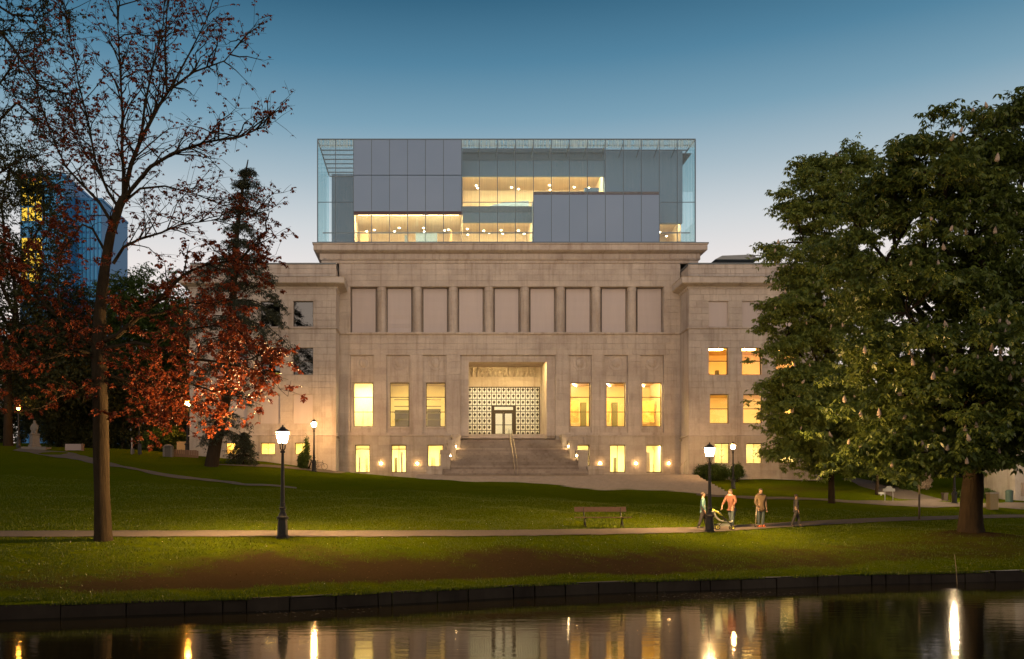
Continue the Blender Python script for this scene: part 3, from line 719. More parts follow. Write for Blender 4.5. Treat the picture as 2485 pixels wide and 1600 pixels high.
# --- the stone blocks: the largest ones singly, the rest joined
unit = bpy.data.meshes.new('stone_block')
unit.from_pydata([(-.5, 0, -.5), (.5, 0, -.5), (.5, 0, .5), (-.5, 0, .5), (-.5, 1, -.5), (.5, 1, -.5), (.5, 1, .5), (-.5, 1, .5)], [], [(0, 1, 2, 3), (0, 4, 5, 1), (1, 5, 6, 2), (2, 6, 7, 3), (3, 7, 4, 0)])
shared = {}
order = sorted(range(len(BLOCKS)), key=lambda i: -(BLOCKS[i][3] - BLOCKS[i][2]) * (BLOCKS[i][5] - BLOCKS[i][4]) * (.2 if BLOCKS[i][2] < -13 or BLOCKS[i][3] > 33 else 1))
single = set(order[:300]); rest = {}
J = .016
for i, (ob, mat, a, b, c, d, y) in enumerate(BLOCKS):
    if b - a < 2.5 * J or d - c < 2.5 * J: continue
    pr = .034 + random.random() * .012
    if i in single:
        if mat not in shared:
            shared[mat] = unit.copy(); shared[mat].materials.append(M[mat])
        o_ = bpy.data.objects.new('stone_block', shared[mat]); C.objects.link(o_); o_.parent = ob
        o_.location = ((a + b) / 2, y - pr, (c + d) / 2); o_.scale = (b - a - 2 * J, pr, d - c - 2 * J)
    else:
        m = rest.setdefault((ob.name, mat), (ob, MB()))[1]
        x0_, x1_, z0_, z1_ = a + J, b - J, c + J, d - J
        m.add([(x0_, y - pr, z0_), (x1_, y - pr, z0_), (x1_, y - pr, z1_), (x0_, y - pr, z1_), (x0_, y, z0_), (x1_, y, z0_), (x1_, y, z1_), (x0_, y, z1_)], [(0, 1, 2, 3), (0, 4, 5, 1), (1, 5, 6, 2), (2, 6, 7, 3), (3, 7, 4, 0)])
for (nm, mat), (ob, m) in rest.items(): m.build('stonework', mat, ob, 'stuff')

# --- lit rooms behind the windows
def room(x0, x1, y0, y1, z0, z1, wallm, light, lights, floor='interior_floor', name='room'):
    m = MB(); e = .0
    m.quad((x0, y1, z0), (x1, y1, z0), (x1, y1, z1), (x0, y1, z1)); m.quad((x0, y0, z0), (x0, y1, z0), (x0, y1, z1), (x0, y0, z1)); m.quad((x1, y0, z0), (x1, y0, z1), (x1, y1, z1), (x1, y1, z0))
    m.quad((x0, y0, z1), (x0, y1, z1), (x1, y1, z1), (x1, y0, z1))
    rm = m.build(name, wallm, museum)
    MB().quad((x0, y0, z0), (x1, y0, z0), (x1, y1, z0), (x0, y1, z0)).build('room_floor', floor, rm)
    for (a, b, c, d) in lights:
        MB().box(a, b, c, d, z1 - .12, z1 - .04).build('ceiling_light', light, rm)
    return rm
zf, zc_ = PZ(1046), PZ(915)
# left hall: plain bright wall in the first window, dark furniture in the other two
r1 = room(PX(846), PX(928), YC + .62, 95, zf, zc_, 'interior_wall', 'room_light_pale', [(PX(852), PX(915), 91.4, 93.4)])
r2 = room(PX(930), PX(1100), YC + .62, 97, zf, zc_, 'interior_wall', 'room_light', [(PX(940), PX(995), 91.2, 91.9), (PX(1025), PX(1085), 91.2, 91.9)])
for px_, w_, h_ in ((955, 36, 2.4), (1036, 34, 2.5)):
    cb = MB().box(PX(px_), PX(px_ + w_), 93.2, 93.6, zf, zf + h_).build('cabinet', 'cabinet', r2)
    for k in range(1, 6): MB().box(PX(px_) - .05, PX(px_ + w_) + .05, 92.9, 93.2, zf + k * .68, zf + k * .68 + .07).build('shelf', 'cabinet', r2)
r3 = room(PX(1368), PX(1618), YC + .62, 97, zf, zc_, 'interior_warm', 'room_light', [(PX(1380), PX(1440), 91.2, 91.9), (PX(1468), PX(1525), 91.2, 91.9), (PX(1555), PX(1612), 91.2, 91.9)])
for px_, w_ in ((1376, 44), (1466, 32), (1552, 20), (1582, 30)): MB().box(PX(px_), PX(px_ + w_), 94.0, 94.2, zf + 1.2, PZ(962)).build('mural_panel', 'mural', r3)
for px_ in (1424, 1503): MB().box(PX(px_), PX(px_ + 13), 93.4, 94, zf, PZ(968)).build('cabinet', 'cabinet', r3)
# basement
zb0, zb1 = PZ(1150), PZ(1070)
room(PX(848), PX(1092), YP + .42, 95, zb0, zb1, 'interior_wall', 'room_light_pale', [(PX(860), PX(900), 91, 92.5), (PX(945), PX(990), 91, 92.5), (PX(1030), PX(1080), 91, 92.5)])
room(PX(1372), PX(1616), YP + .42, 95, zb0, zb1, 'interior_wall', 'room_light_pale', [(PX(1395), PX(1435), 91, 92.5), (PX(1478), PX(1520), 91, 92.5), (PX(1565), PX(1610), 91, 92.5)])
for k_, (a, b) in enumerate(((868, 872), (884, 890), (955, 962), (972, 976), (1046, 1056), (1066, 1070), (1412, 1417), (1486, 1490), (1500, 1507), (1575, 1584), (1594, 1598))):
    y_ = 91.2 + .5 * (k_ % 3); MB().box(PX(a), PX(b), y_, y_ + .1, zb0, zb0 + (2.2 if k_ % 2 else 1.7)).build('partition', ('blind', 'interior_warm', 'cabinet')[k_ % 3], museum)
for a, b, y0_, y1_ in ((1392, 1424, 92.4, 96.6), (1478, 1512, 92.4, 96.6), (1556, 1600, 92.0, 96.6)):
    MB().tube([(PX(a), y0_, zc_ - .10), (PX(b), y1_, zc_ - .10)], .05, 6).build('light_strip', 'box_spot', r3)
for px_ in (872, 884): MB().box(PX(px_), PX(px_) + .05, 94.7, 94.8, zf, zf + 2.6).build('door_edge', 'interior_warm', r1)
# lobby behind the screen
rl = room(bx0 - .5, bx1 + .5, YR + .32, 101, gz0 - .1, gz1 + 1, 'lobby_wall', 'lobby_light', [(gx0 + 1.2, gx0 + 2.2, 96.2, 97.2), (gx1 - 2.6, gx1 - .8, 96.2, 97.2), (gx0, gx1, 98.5, 99.1)])
# wings
rw = room(WX(1700), WX(1940), YW + .32, 93, WZ(915), WZ(838), 'interior_warm', 'room_light_orange', [(WX(1725), WX(1770), 89, 89.5), (WX(1800), WX(1850), 89, 89.5), (WX(1880), WX(1930), 89, 89.5)])
MB().box(WX(1724), WX(1738), 89.2, 89.8, WZ(915), WZ(899)).build('desk', 'maroon', rw); MB().box(WX(1757), WX(1764), 89.5, 89.9, WZ(915), WZ(890)).build('cabinet', 'cabinet', rw)
room(WX(1700), WX(1940), YW + .32, 93, WZ(1033), WZ(950), 'interior_warm', 'room_light', [(WX(1728), WX(1760), 88.6, 89.2), (WX(1808), WX(1845), 88.6, 89.2), (WX(1888), WX(1930), 88.6, 89.2)])
room(WX(1725), WX(1940), YW + .3, 90, WZ(1130), WZ(1070), 'interior_wall', 'room_light_pale', [(WX(1738), WX(1766), 88.2, 88.8), (WX(1815), WX(1845), 88.2, 88.8), (WX(1898), WX(1928), 88.2, 88.8)])
room(WX(540), WX(760), YW + .3, 90, WZ(1110), WZ(1070), 'interior_wall', 'room_light', [(WX(718), WX(750), 88.2, 88.8), (WX(636), WX(666), 88.2, 88.8), (WX(552), WX(582), 88.2, 88.8)])
rk = room(WX(540), WX(775), YW + .32, 94, WZ(915), WZ(726), 'cabinet', 'room_light', [])
MB().box(WX(656), WX(668), 89, 89.1, WZ(910), WZ(898)).build('screen', 'tower_light', rk)

# --- glass storey on the roof
G0, G1 = PX(771.5), PX(1685.5); gb, gt = PZ(593), PZ(342); ND = 21; gw_ = (G1 - G0) / ND; YG = 89.75; YGB = 99.6
GX = lambda p: G0 + (p - 773.0) / 43.36 * gw_
ext = MB()
ext.box(G0 - .03, G1 + .03, YG - .05, YG + .10, gt, gt + .10); ext.box(G0 - .03, G1 + .03, YG - .12, YG + .25, gb - .05, gb + .15)
for xx in (G0, G1): ext.box(xx - .05, xx + .05, YG - .05, YG + .05, gb + .15, gt)
for xx in (G0, G1): ext.box(xx - .05, xx + .05, YG + .1, YGB, gt, gt + .1)
ext = ext.build('glass_storey', 'mullion', museum)
for i in range(1, ND): MB().box(G0 + i * gw_ - .03, G0 + i * gw_ + .03, YG - .03, YG + .09, gb + .15, gt).build('mullion', 'mullion', ext)
def gquad(name, x0, x1, z0, z1, y, mat): return MB().quad((x0, y, z0), (x1, y, z0), (x1, y, z1), (x0, y, z1)).build(name, mat, ext)
zt_ = PZ(515); zr_ = PZ(475)
for i in range(ND):
    a, b = G0 + i * gw_ + .03, G0 + (i + 1) * gw_ - .03
    if 2 <= i < 8:
        for z0, z1 in ((zt_, PZ(429)), (PZ(427), gt)): MB().box(a, b, YG - .01, YG + .05, z0, z1).build('frosted_panel', 'frosted_panel', ext)
        gquad('glass_panel', a, b, gb + .15, zt_ - .06, YG, 'box_glass')
    elif 12 <= i < 19:
        MB().box(a, b, YG - .01, YG + .05, gb + .15, zr_).build('frosted_panel', 'frosted_panel', ext)
        gquad('glass_panel', a, b, zr_ + .06, gt, YG, 'box_glass')
    else:
        gquad('glass_panel', a, b, gb + .15, PZ(493) - .02, YG, 'box_glass'); gquad('glass_panel', a, b, PZ(493) + .02, gt, YG, 'box_glass')
for j in range(8):
    y0, y1 = YG + .06 + j * (YGB - YG) / 8, YG + (j + 1) * (YGB - YG) / 8
    for xx in (G0, G1): MB().quad((xx, y0, gb + .15), (xx, y1, gb + .15), (xx, y1, gt), (xx, y0, gt)).build('side_panel', 'side_glass', ext)
    MB().box(G0 + .05, G1 - .05, y1 - .10, y1 + .02, gt - .13, gt - .05).build('roof_beam', 'mullion', ext)
    for i in range(0, ND, 3): MB().quad((G0 + i * gw_, y0, gt - .02), (G0 + (i + 3) * gw_, y0, gt - .02), (G0 + (i + 3) * gw_, y1, gt - .02), (G0 + i * gw_, y1, gt - .02)).build('roof_panel', 'roof_glass', ext)
for i in range(9, ND): MB().tube([(G0 + i * gw_, YG + .1, gt - .3), (G0 + i * gw_, YG + 2.2, gt - .9)], .05, 5).build('bracket', 'mullion', ext)
MB().box(GX(860), GX(1122), YG - .02, YG + .2, PZ(523), PZ(516)).build('frit_band', 'maroon', ext)
MB().box(GX(1294), GX(1598), YG + .06, YG + .2, PZ(475), PZ(467)).build('frit_band', 'maroon', ext)
for a, b in ((785, 860), (860, 1293), (1600, 1672)): MB().box(GX(a), GX(b), YG + .12, YG + .18, PZ(567.5), PZ(565)).build('guard_rail', 'mullion', ext)
for a, b in ((773, 860), (1123, 1293), (1600, 1683)): MB().box(GX(a), GX(b), YG - .02, YG + .04, PZ(493.7), PZ(492.3)).build('transom', 'mullion', ext)
for i in list(range(2)) + list(range(8, ND)): gquad('frit_panel', G0 + i * gw_ + .04, G0 + (i + 1) * gw_ - .04, gt - .78, gt - .01, YG - .02, 'frit')
# inner volumes
YI = 92.3
IX = lambda p: fx(p, YI); IZ = lambda p: fz(p, YI)
core = MB(); core.box(GX(862), GX(1122), YG + .1, 104, zt_ + .02, PZ(349)); core.build('inner_volume', 'box_core', museum)
MB().box(G0 + .3, GX(862) - .02, YGB, YGB + .3, gb, gt + .2).build('inner_wall', 'box_core', museum)
MB().box(GX(1296), GX(1596), YG + .1, YI - .05, gb + .02, zr_ - .05).build('inner_volume', 'box_core', museum)
MB().box(IX(1122), IX(1466), YI, YI + .3, IZ(428), IZ(373)).build('inner_wall', 'box_core', museum)
MB().box(IX(1122), IX(1466), YI - .3, YI + .35, IZ(373), IZ(363)).build('inner_parapet', 'box_dark', museum)
MB().box(IX(1122), IX(1466), YI - .08, YI - .01, IZ(390), IZ(373.5)).build('inner_band', 'box_dark', museum)
MB().box(IX(1466), IX(1655), YI - .2, YI + .3, IZ(543), IZ(368)).build('inner_wall', 'box_core', museum)
MB().box(IX(1122), IX(1294), YI, YI + .3, IZ(540), IZ(501)).build('inner_wall', 'box_core', museum)
MB().box(IX(1122), IX(1294), YI - .06, YI - .01, IZ(516), IZ(501)).build('inner_band', 'box_dark', museum)
MB().box(IX(862), IX(1680), YI + .31, 104, IZ(371), IZ(369)).build('inner_roof', 'box_dark', museum)
def spots(n, x0, x1, y0, y1, dx=.16): return [(x0 + (x1 - x0) * (i + .5) / n - dx, x0 + (x1 - x0) * (i + .5) / n + dx, y0, y1) for i in range(n)]
def box_room(x0, x1, y0, y1, z0, z1, n, lift=.55):
    rm = room(x0, x1, y0, y1, z0, z1 + lift, 'box_room', 'box_light', [(x0 + .3, x1 - .3, y0 + .06, y0 + .45)])
    for j, yy_ in enumerate((y0 + .36 * (y1 - y0), y0 + .75 * (y1 - y0))):
        for i in range(n):
            xx = x0 + (x1 - x0) * (i + .3 + .4 * random.random()) / n; MB().lathe([(.09, 0), (.09, .05)], (xx, yy_ + random.uniform(-.4, .4), z1 + lift - .07 - 1.0 * (j == 0)), 8).build('downlight', 'box_spot', rm)
    return rm
rb1 = box_room(GX(862), GX(1122), YG + .2, 97, gb + .1, PZ(524), 4, .30)
rb2 = box_room(IX(1123), IX(1293), YI + .3, 98, gb + .1, IZ(540), 4)
rb3 = box_room(IX(1123), IX(1464), YI + .3, 98, IZ(500), IZ(429), 4)
rb4 = box_room(IX(1600), IX(1652), YI, 98, gb + .1, IZ(548), 1)
for a, b, c, d, mt in ((1008, 1062, 540, 591, 'box_core'), (980, 986, 545, 591, 'box_dark'), (868, 890, 535, 591, 'interior_warm'), (1094, 1099, 532, 591, 'interior_warm')): MB().box(GX(a), GX(b), 93.6, 94.0, gb + .11, PZ(c)).build('exhibit', mt, rb1)
m = MB(); m.prism([(IX(1168), IZ(500)), (IX(1180), IZ(485)), (IX(1200), IZ(476)), (IX(1230), IZ(470)), (IX(1290), IZ(466)), (IX(1292), IZ(500))], 95, 95.4); m.build('vault_display', 'box_core', rb3)
for a, b, c, d in ((1130, 1158, 553, 561), (1150, 1156, 573, 585), (1140, 1146, 573, 580), (1272, 1290, 553, 561)): MB().box(IX(a), IX(b), 97.7, 97.9, IZ(d), IZ(c)).build('picture', 'box_dark', rb2)
MB().box(IX(1420), IX(1456), YI + .5, YI + .7, IZ(466), IZ(452)).build('lift_box', 'box_core', rb3)
MB().tube([(IX(1160), 95, gb + .2), (IX(1215), 95, gb + 1.6)], .05, 5).build('stair_rail', 'box_dark', rb2)
# plant on the right wing's roof
m = MB(); m.add([(fx(1728, 95), 94, fz(636, 95)), (fx(1832, 95), 94, fz(636, 95)), (fx(1820, 95), 94, fz(624, 95)), (fx(1745, 95), 94, fz(627, 95)), (fx(1728, 95), 97, fz(636, 95)), (fx(1832, 95), 97, fz(636, 95)), (fx(1820, 95), 97, fz(624, 95)), (fx(1745, 95), 97, fz(627, 95))], [(0, 1, 2, 3), (4, 7, 6, 5), (0, 4, 5, 1), (1, 5, 6, 2), (2, 6, 7, 3), (3, 7, 4, 0)])
ru = m.build('roof_unit', 'sign_grey', None); tag(ru, 'low grey plant housing on the roof of the right wing', 'roof unit')
MB().tube([(fx(1815, 95), 93.9, fz(627, 95)), (fx(1840, 95), 93.9, fz(628, 95)), (fx(1840, 95), 93.9, fz(634, 95)), (fx(1820, 95), 93.9, fz(634, 95))], .06, 6).build('pipe', 'sign_grey', ru)

# --- terrace, entrance stair with stepped piers
ZT = 5.62; ZL = PZ(1069)
ter = MB().box(-1.5, PX(1650) - .02, 83.6, YC + .2, 3.8, ZT).build('terrace', 'paving'); structure(ter)
for k in range(1, 12):
    MB().box(-1.5 + k * .1, 24.4, 83.6 - k * .86, 83.6 - (k - 1) * .86 - .004, 2.4, ZT - k * .16).build('terrace_step', 'paving', ter)
x = -1.4
while x < 24:
    MB().box(x, x + 1.48, 83.58, 84.3, ZT + .002, ZT + .03).build('edge_slab', 'stone_step', ter); x += 1.5
NS = 20; RI = (ZL - ZT) / NS; TR = .29; y_top = 89.0
stair = thing('entrance_stair', 'broad dark stone stair rising to the lit museum entrance', 'stair', (CX, 84, ZT))
for k in range(NS):
    hw_ = 6.7 if k < 3 else (5.95 if k < 9 else (5.4 if k < 15 else 4.95))
    yk = y_top - (NS - 1 - k) * TR
    MB().box(CX - hw_ + random.uniform(-.01, .01), CX + hw_, yk, (y_top - (NS - 2 - k) * TR + .02) if k < NS - 1 else YC + .3, ZT + k * RI, ZT + (k + 1) * RI).build('step', 'stone_step', stair)
    MB().box(CX - hw_ + .02, CX + hw_ - .02, yk + .12, YC - .2, ZT - .2, ZT + k * RI - .003).build('riser_fill', 'stone_step', stair) if k else None
MB().box(bx0 + .02, bx1 - .02, YC + .31, YR + .3, ZL - .5, ZL + .02).build('landing', 'stone_step', stair)
MB().box(bx0 + .03, bx1 - .03, YC + 1.2, YR + .3, ZL + .021, gz0 - .02).build('threshold', 'stone_facade', stair)
MB().box(bx0 + .03, bx1 - .03, YC + .9, YC + 1.2, ZL + .021, (ZL + gz0) / 2).build('threshold', 'stone_facade', stair)
pier = [(4.95, 5.75, 88.2, YC - .15, PZ(1057)), (5.45, 6.2, 86.6, 88.35, fz(1068, 86.6)), (6.0, 6.9, 84.9, 86.7, fz(1092, 84.9)), (6.75, 8.2, 83.75, 85.0, fz(1131, 83.75))]
for s in (-1, 1):
    for (a, b, y0, y1, zt2) in pier:
        x0_, x1_ = sorted((CX + s * a, CX + s * b))
        MB().box(x0_, x1_, y0, y1, ZT - .2, zt2 - .32).build('pier', 'stone_base', stair)
        MB().box(x0_ - .05, x1_ + .05, y0 - .05, y1 + .03, zt2 - .32, zt2).build('pier_cap', 'stone_base', stair)
for s in (-1, 1):
    wk = MB().box(*sorted((CX + s * 5.75, PX(1117) if s < 0 else PX(1348))), YC - .2, YC - .141, ZT, PZ(1058)).build('side_wall', 'stone_grey', stair)
rail = thing('stair_handrail', 'pale metal double handrail down the middle of the entrance stair', 'handrail', (CX, 84, ZT))
yl, yh_ = y_top - NS * TR - .1, y_top + .9
zl_ = lambda y: ZT + max(0, min(NS, (y - (y_top - (NS - 1) * TR)) / TR + 1)) * RI
for dx in (-.14, .14):
    pts = [(CX + dx, y, zl_(y) + .95) for y in np.linspace(yl, yh_, 8)]
    MB().tube([(CX + dx, yl - .02, zl_(yl) + .55)] + pts + [(CX + dx, yh_ + .02, ZL + .5)], .026, 7).build('rail', 'steel', rail)
for y in np.linspace(yl + .05, yh_ - .05, 6): [MB().tube([(CX + dx_, y, zl_(y) - .05), (CX + dx_, y, zl_(y) + .95)], .022, 6).build('post', 'steel', rail) for dx_ in (-.14, .14)]

# ------------------------------------------------------------------ park lamps and wall lights
def make_lamp(label, loc, glow='lamp_glow', group='lamp posts in the park', sc=1.0):
    t = thing('street_lamp', label, 'lamp', (0, 0, 0), group)
    MB().lathe([(.27, -.1), (.27, .03), (.215, .09), (.20, .12), (.175, .66), (.175, .70)], n=8).build('base', 'black_iron', t)
    MB().lathe([(.175, .70), (.23, .73), (.23, .79), (.17, .83), (.15, .90), (.095, .98), (.085, 1.06), (.135, 1.09), (.135, 1.14), (.095, 1.17), (.09, 1.26), (.105, 1.27), (.105, 1.31), (.085, 1.33), (.055, 3.18), (.055, 3.22), (.095, 3.24), (.095, 3.29), (.06, 3.31), (.045, 3.36)], n=14, smooth=False).build('post', 'black_iron', t)
    for k in range(4):
        a = math.pi / 2 * k + math.pi / 4; c_, s_ = math.cos(a), math.sin(a)
        MB().tube([(.04 * c_, .04 * s_, 3.30), (.12 * c_, .12 * s_, 3.40), (.145 * c_, .145 * s_, 3.58)], .014, 5).build('bracket', 'black_iron', t)
    MB().lathe([(.03, 3.3), (.03, 3.56), (.16, 3.58), (.16, 3.61)], n=6).build('lantern_tray', 'black_iron', t)
    m = MB().lathe([(.09, 3.63), (.15, 3.70), (.17, 3.84), (.14, 3.94), (.08, 3.98)], n=12, smooth=True)
    m.build('lantern_glow', glow, t)
    lg = MB().lathe([(.155, 3.612), (.265, 4.02)], n=6); lg.f = lg.f[:6]; lg.sm = lg.sm[:6]; lg.build('lantern_glass', 'lamp_glass', t)
    for k in range(6):
        a = 2 * math.pi * k / 6; MB().tube([(.157 * math.cos(a), .157 * math.sin(a), 3.61), (.268 * math.cos(a), .268 * math.sin(a), 4.02)], .010, 4).build('lantern_bar', 'black_iron', t)
    MB().lathe([(.29, 4.02), (.29, 4.045), (.20, 4.11), (.11, 4.16), (.10, 4.20), (.03, 4.22), (.035, 4.26), (.01, 4.30)], n=6).build('lantern_roof', 'black_iron', t)
    t.location = loc; t.scale = (sc, sc, sc)
    return t
l1 = make_lamp('black park lamp on the pond path nearest the red-leaved tree', (fx(686, 34.5), 34.5, gz(fx(686, 34.5), 34.5)))
l2 = make_lamp('black park lamp on the pond path beside the pushchair', (fx(1722, 43.4), 43.4, gz(fx(1722, 43.4), 43.4)), 'lamp_glow_walk')
p_ = Vector((fx(762, 82.5), 82.5, gz(fx(762, 82.5), 82.5))); l3 = make_lamp('black park lamp by the bicycle before the left wing', p_, 'lamp_glow_lawn', sc=(fz(1016, 82.5) - p_.z) / 4.3)
p_ = hit(1779, 1186); l4 = make_lamp('black park lamp on the grass before the right wing', p_, 'lamp_glow_lawn', sc=(1186 - 1072) * p_.y / F / 4.3)
p_ = hit(45, 1086); l5 = make_lamp('orange lamp among the dark trees at the far left edge', p_, 'lamp_glow_amber', sc=(1086 - 978) * p_.y / F / 4.3)
p_ = hit(2316, 1222); l6 = make_lamp('park lamp half hidden by the thick chestnut trunk', p_, 'lamp_glow_white', sc=(1222 - 1090) * p_.y / F / 4.3)
p_ = Vector((fx(455, 88), 88, gz(fx(455, 88), 88))); l7 = make_lamp('orange park lamp behind the red leaves left of the conifer', p_, 'lamp_glow_orange', sc=(fz(965, 88) - p_.z) / 4.3)

def wall_light(px, py, label, y=None):
    y = y if y else YP
    c_ = at(px, py, y)
    t = thing('wall_lamp', label, 'lamp', (c_.x, c_.y, c_.z), 'round lights along the museum plinth')
    MB().lathe([(.16, 0), (.16, .05), (.13, .08)], n=12).build('housing', 'bronze', t)
    t.children[0].rotation_euler = (R(90), 0, 0); t.children[0].location = c_ ; t.children[0].matrix_parent_inverse = Matrix.Translation(-c_)
    MB().ball((c_.x, c_.y - .12, c_.z), .10, .06, .10, 12, 8).build('globe', 'wall_glow', t)
for px_, lab in ((925, 'round wall light between the first two basement windows left of the stair'), (1013, 'round wall light beside the left end of the entrance stair'), (1456, 'round wall light beside the right end of the entrance stair'), (1543, 'round wall light between the last two basement windows right of the stair'), (1622, 'round wall light right of the last tall basement window')):
    wall_light(px_, 1125, lab)
# small lights in the stepped piers
for s, lab in ((-1, 'left'), (1, 'right')):
    for k, (xo, y_, z_) in enumerate(((5.41, 87.3, 8.95), (5.96, 85.7, 7.95))):
        t = thing('step_light', f'small light in the {lab} stair pier, the {"upper" if k == 0 else "lower"} of two', 'lamp', (CX + s * xo, y_, z_ - .45), 'small lights in the stair piers')
        MB().box(CX + s * xo - .03, CX + s * xo + .03, y_ - .12, y_ + .12, z_ - .50, z_ - .43).build('lens', 'spot_glow', t)

# ------------------------------------------------------------------ vegetation
def leaflets(cs, size, k=5, droop=.55, wid=.38, rs=None, spread=1.0):
    """k kite-shaped leaflets round every centre"""
    rs = rs or rng; n = len(cs); cs = np.asarray(cs)
    az = rs.random((n, 1)) * 6.283 + np.arange(k)[None, :] * (6.283 / k * spread) + rs.normal(0, .25, (n, k))
    L = size * rs.uniform(.65, 1.2, (n, k)); tilt = rs.normal(0, .45, (n, 2, 1))
    d = np.stack([np.cos(az), np.sin(az), tilt[:, 0] * np.cos(az) + tilt[:, 1] * np.sin(az) - droop + rs.normal(0, .2, (n, k))], -1)
    d /= np.linalg.norm(d, axis=-1, keepdims=True)
    up = np.array([0, 0, 1.0]) + rs.normal(0, .35, (n, k, 3)); sd = np.cross(d, up); sd /= np.linalg.norm(sd, axis=-1, keepdims=True) + 1e-6
    c = cs[:, None, :]; L = L[..., None]
    V = np.stack([c + d * L * .08 + 0 * sd, c + d * L * .62 + sd * L * wid * .5, c + d * L + np.array([0, 0, -.12]) * L, c + d * L * .62 - sd * L * wid * .5], 2)
    V = V.reshape(-1, 3); Q = np.arange(len(V)).reshape(-1, 4)
    return V, Q
def tubes_mesh(tubes, name, mat, parent):
    m = MB()
    for pts, rad, n in tubes: m.tube(pts, rad, n, cap=False)
    return m.build(name, mat, parent)
def bend(a, b, k=4, sag=.15, jit=.08, rs=random):
    a, b = Vector(a), Vector(b); L = (b - a).length; out = []
    for i in range(k + 1):
        t_ = i / k; p = a.lerp(b, t_); s_ = math.sin(math.pi * t_)
        out.append(p + Vector((rs.gauss(0, jit) * L * s_, rs.gauss(0, jit) * L * s_, sag * L * s_)))
    return out
def crown_points(ells, n, per, spread, seed, gap=.0, shell=.30, low=None):
    rs = np.random.default_rng(seed); ells = np.array(ells, float); wts = (ells[:, 3] * ells[:, 4] * ells[:, 5]) ** (2 / 3); wts /= wts.sum()
    k = rs.choice(len(ells), n, p=wts); d = rs.normal(size=(n, 3)); d /= np.linalg.norm(d, axis=1, keepdims=True)
    r = rs.random(n) ** shell
    P = ells[k, :3] + d * r[:, None] * ells[k, 3:6]
    ns = np.sin(P[:, 0] * 1.1 + seed) * np.sin(P[:, 2] * 1.3 + 1.7) * np.sin(P[:, 1] * 1.2 + .6) + .35 * np.sin(P[:, 0] * 2.9) * np.sin(P[:, 2] * 3.1)
    keep = ns > gap - 1.0 if gap <= 0 else ns > -.62 + gap
    if low is not None: keep &= P[:, 2] > low
    S = P[keep]; k = k[keep]
    out = S[:, None, :] + rs.normal(size=(len(S), per, 3)) * np.array(spread) + np.array([0, 0, -.1])
    return S, out.reshape(-1, 3), rs
def bough_points(ells, nb, per_b, per, seed, low=None, rad=.95, shell=.16):
    """leaf clusters gathered on flat, drooping boughs set round the crown, with a thin fill inside"""
    rs = np.random.default_rng(seed); ells = np.array(ells, float); wts = (ells[:, 3] * ells[:, 4] * ells[:, 5]) ** (2 / 3); wts /= wts.sum()
    k = rs.choice(len(ells), nb, p=wts); d = rs.normal(size=(nb, 3)); d /= np.linalg.norm(d, axis=1, keepdims=True)
    r = rs.random(nb) ** shell; r[rs.random(nb) < .16] *= .55
    B = ells[k, :3] + d * r[:, None] * ells[k, 3:6]; sz = rs.uniform(.6, 1.25, nb) * rad
    o = rs.normal(size=(nb, per_b, 3)) * np.array([.62, .62, .20]) * sz[:, None, None]
    o[..., 2] -= .30 * (o[..., 0] ** 2 + o[..., 1] ** 2) / sz[:, None]
    o[..., :2] += d[:, None, :2] * rs.random((nb, per_b, 1)) * .5
    S = (B[:, None] + o).reshape(-1, 3)
    if low is not None: S = S[S[:, 2] > low]
    P = (S[:, None] + rs.normal(size=(len(S), per, 3)) * np.array([.26, .26, .15])).reshape(-1, 3)
    return S, P, rs
def px_ells(lst, Y, flat=.9, fat=1.0):
    s = F / Y * fat
    return [(fx(a, Y + dy), Y + dy, fz(b, Y + dy), rx / s, flat * (rx + ry) / 2 / s, ry / s) for a, b, rx, ry, dy in lst]
def broad_tree(name, label, cat, base, r0, ells, n, per, spread, leaf, size, seed, k=5, droop=.5, barkm='bark_dark', fork=.35, gap=.15, shell=.3, twigs=160, low=None, group=None, wid=.4, lean=(0, 0), boughs=0):
    t = thing(name, label, cat, base, group); rs = random.Random(seed)
    top = max(ells, key=lambda e: e[2]); zt = top[2]; b = Vector(base)
    fk = Vector((b.x + (top[0] - b.x) * .25 + lean[0], b.y + (top[1] - b.y) * .25 + lean[1], b.z + (zt - b.z) * fork))
    m = MB(); pts = [b + Vector((0, 0, -.3)), b + Vector((0, 0, .15)), b.lerp(fk, .25), b.lerp(fk, .6) + Vector((rs.gauss(0, .05), 0, 0)), fk]
    m.bole(pts, [r0 * 1.5, r0 * 1.2, r0 * 1.0, r0 * .92, r0 * .82], 20, .07, seed)
    limbs = []
    for e in ells:
        c_ = Vector(e[:3]); q = bend(fk, c_, 5, .06, .05, rs); rr = r0 * .55 * min(1, (e[3] / 3) ** .5)
        m.tube(q, [rr * (1 - .13 * i) for i in range(6)], 7, False); limbs += [(p, rr * .5) for p in q[1:]]
    S, pts, nr = bough_points(ells, boughs, n, per, seed, low) if boughs else crown_points(ells, n, per, spread, seed, gap, shell, low)
    lp = np.array([p for p, _ in limbs])
    for i in rs.sample(range(len(S)), min(twigs, len(S))):
        s_ = S[i]; j = int(np.argmin(((lp - s_) ** 2).sum(1))); m.tube(bend(lp[j], s_, 4, .05, .07, rs), [.06, .045, .03, .02, .01], 4, False)
    m.build('trunk', barkm, t)
    V, Q = leaflets(pts, size, k, droop, wid, nr)
    arrays('crown', V, Q, leaf, t)
    return t, pts, nr
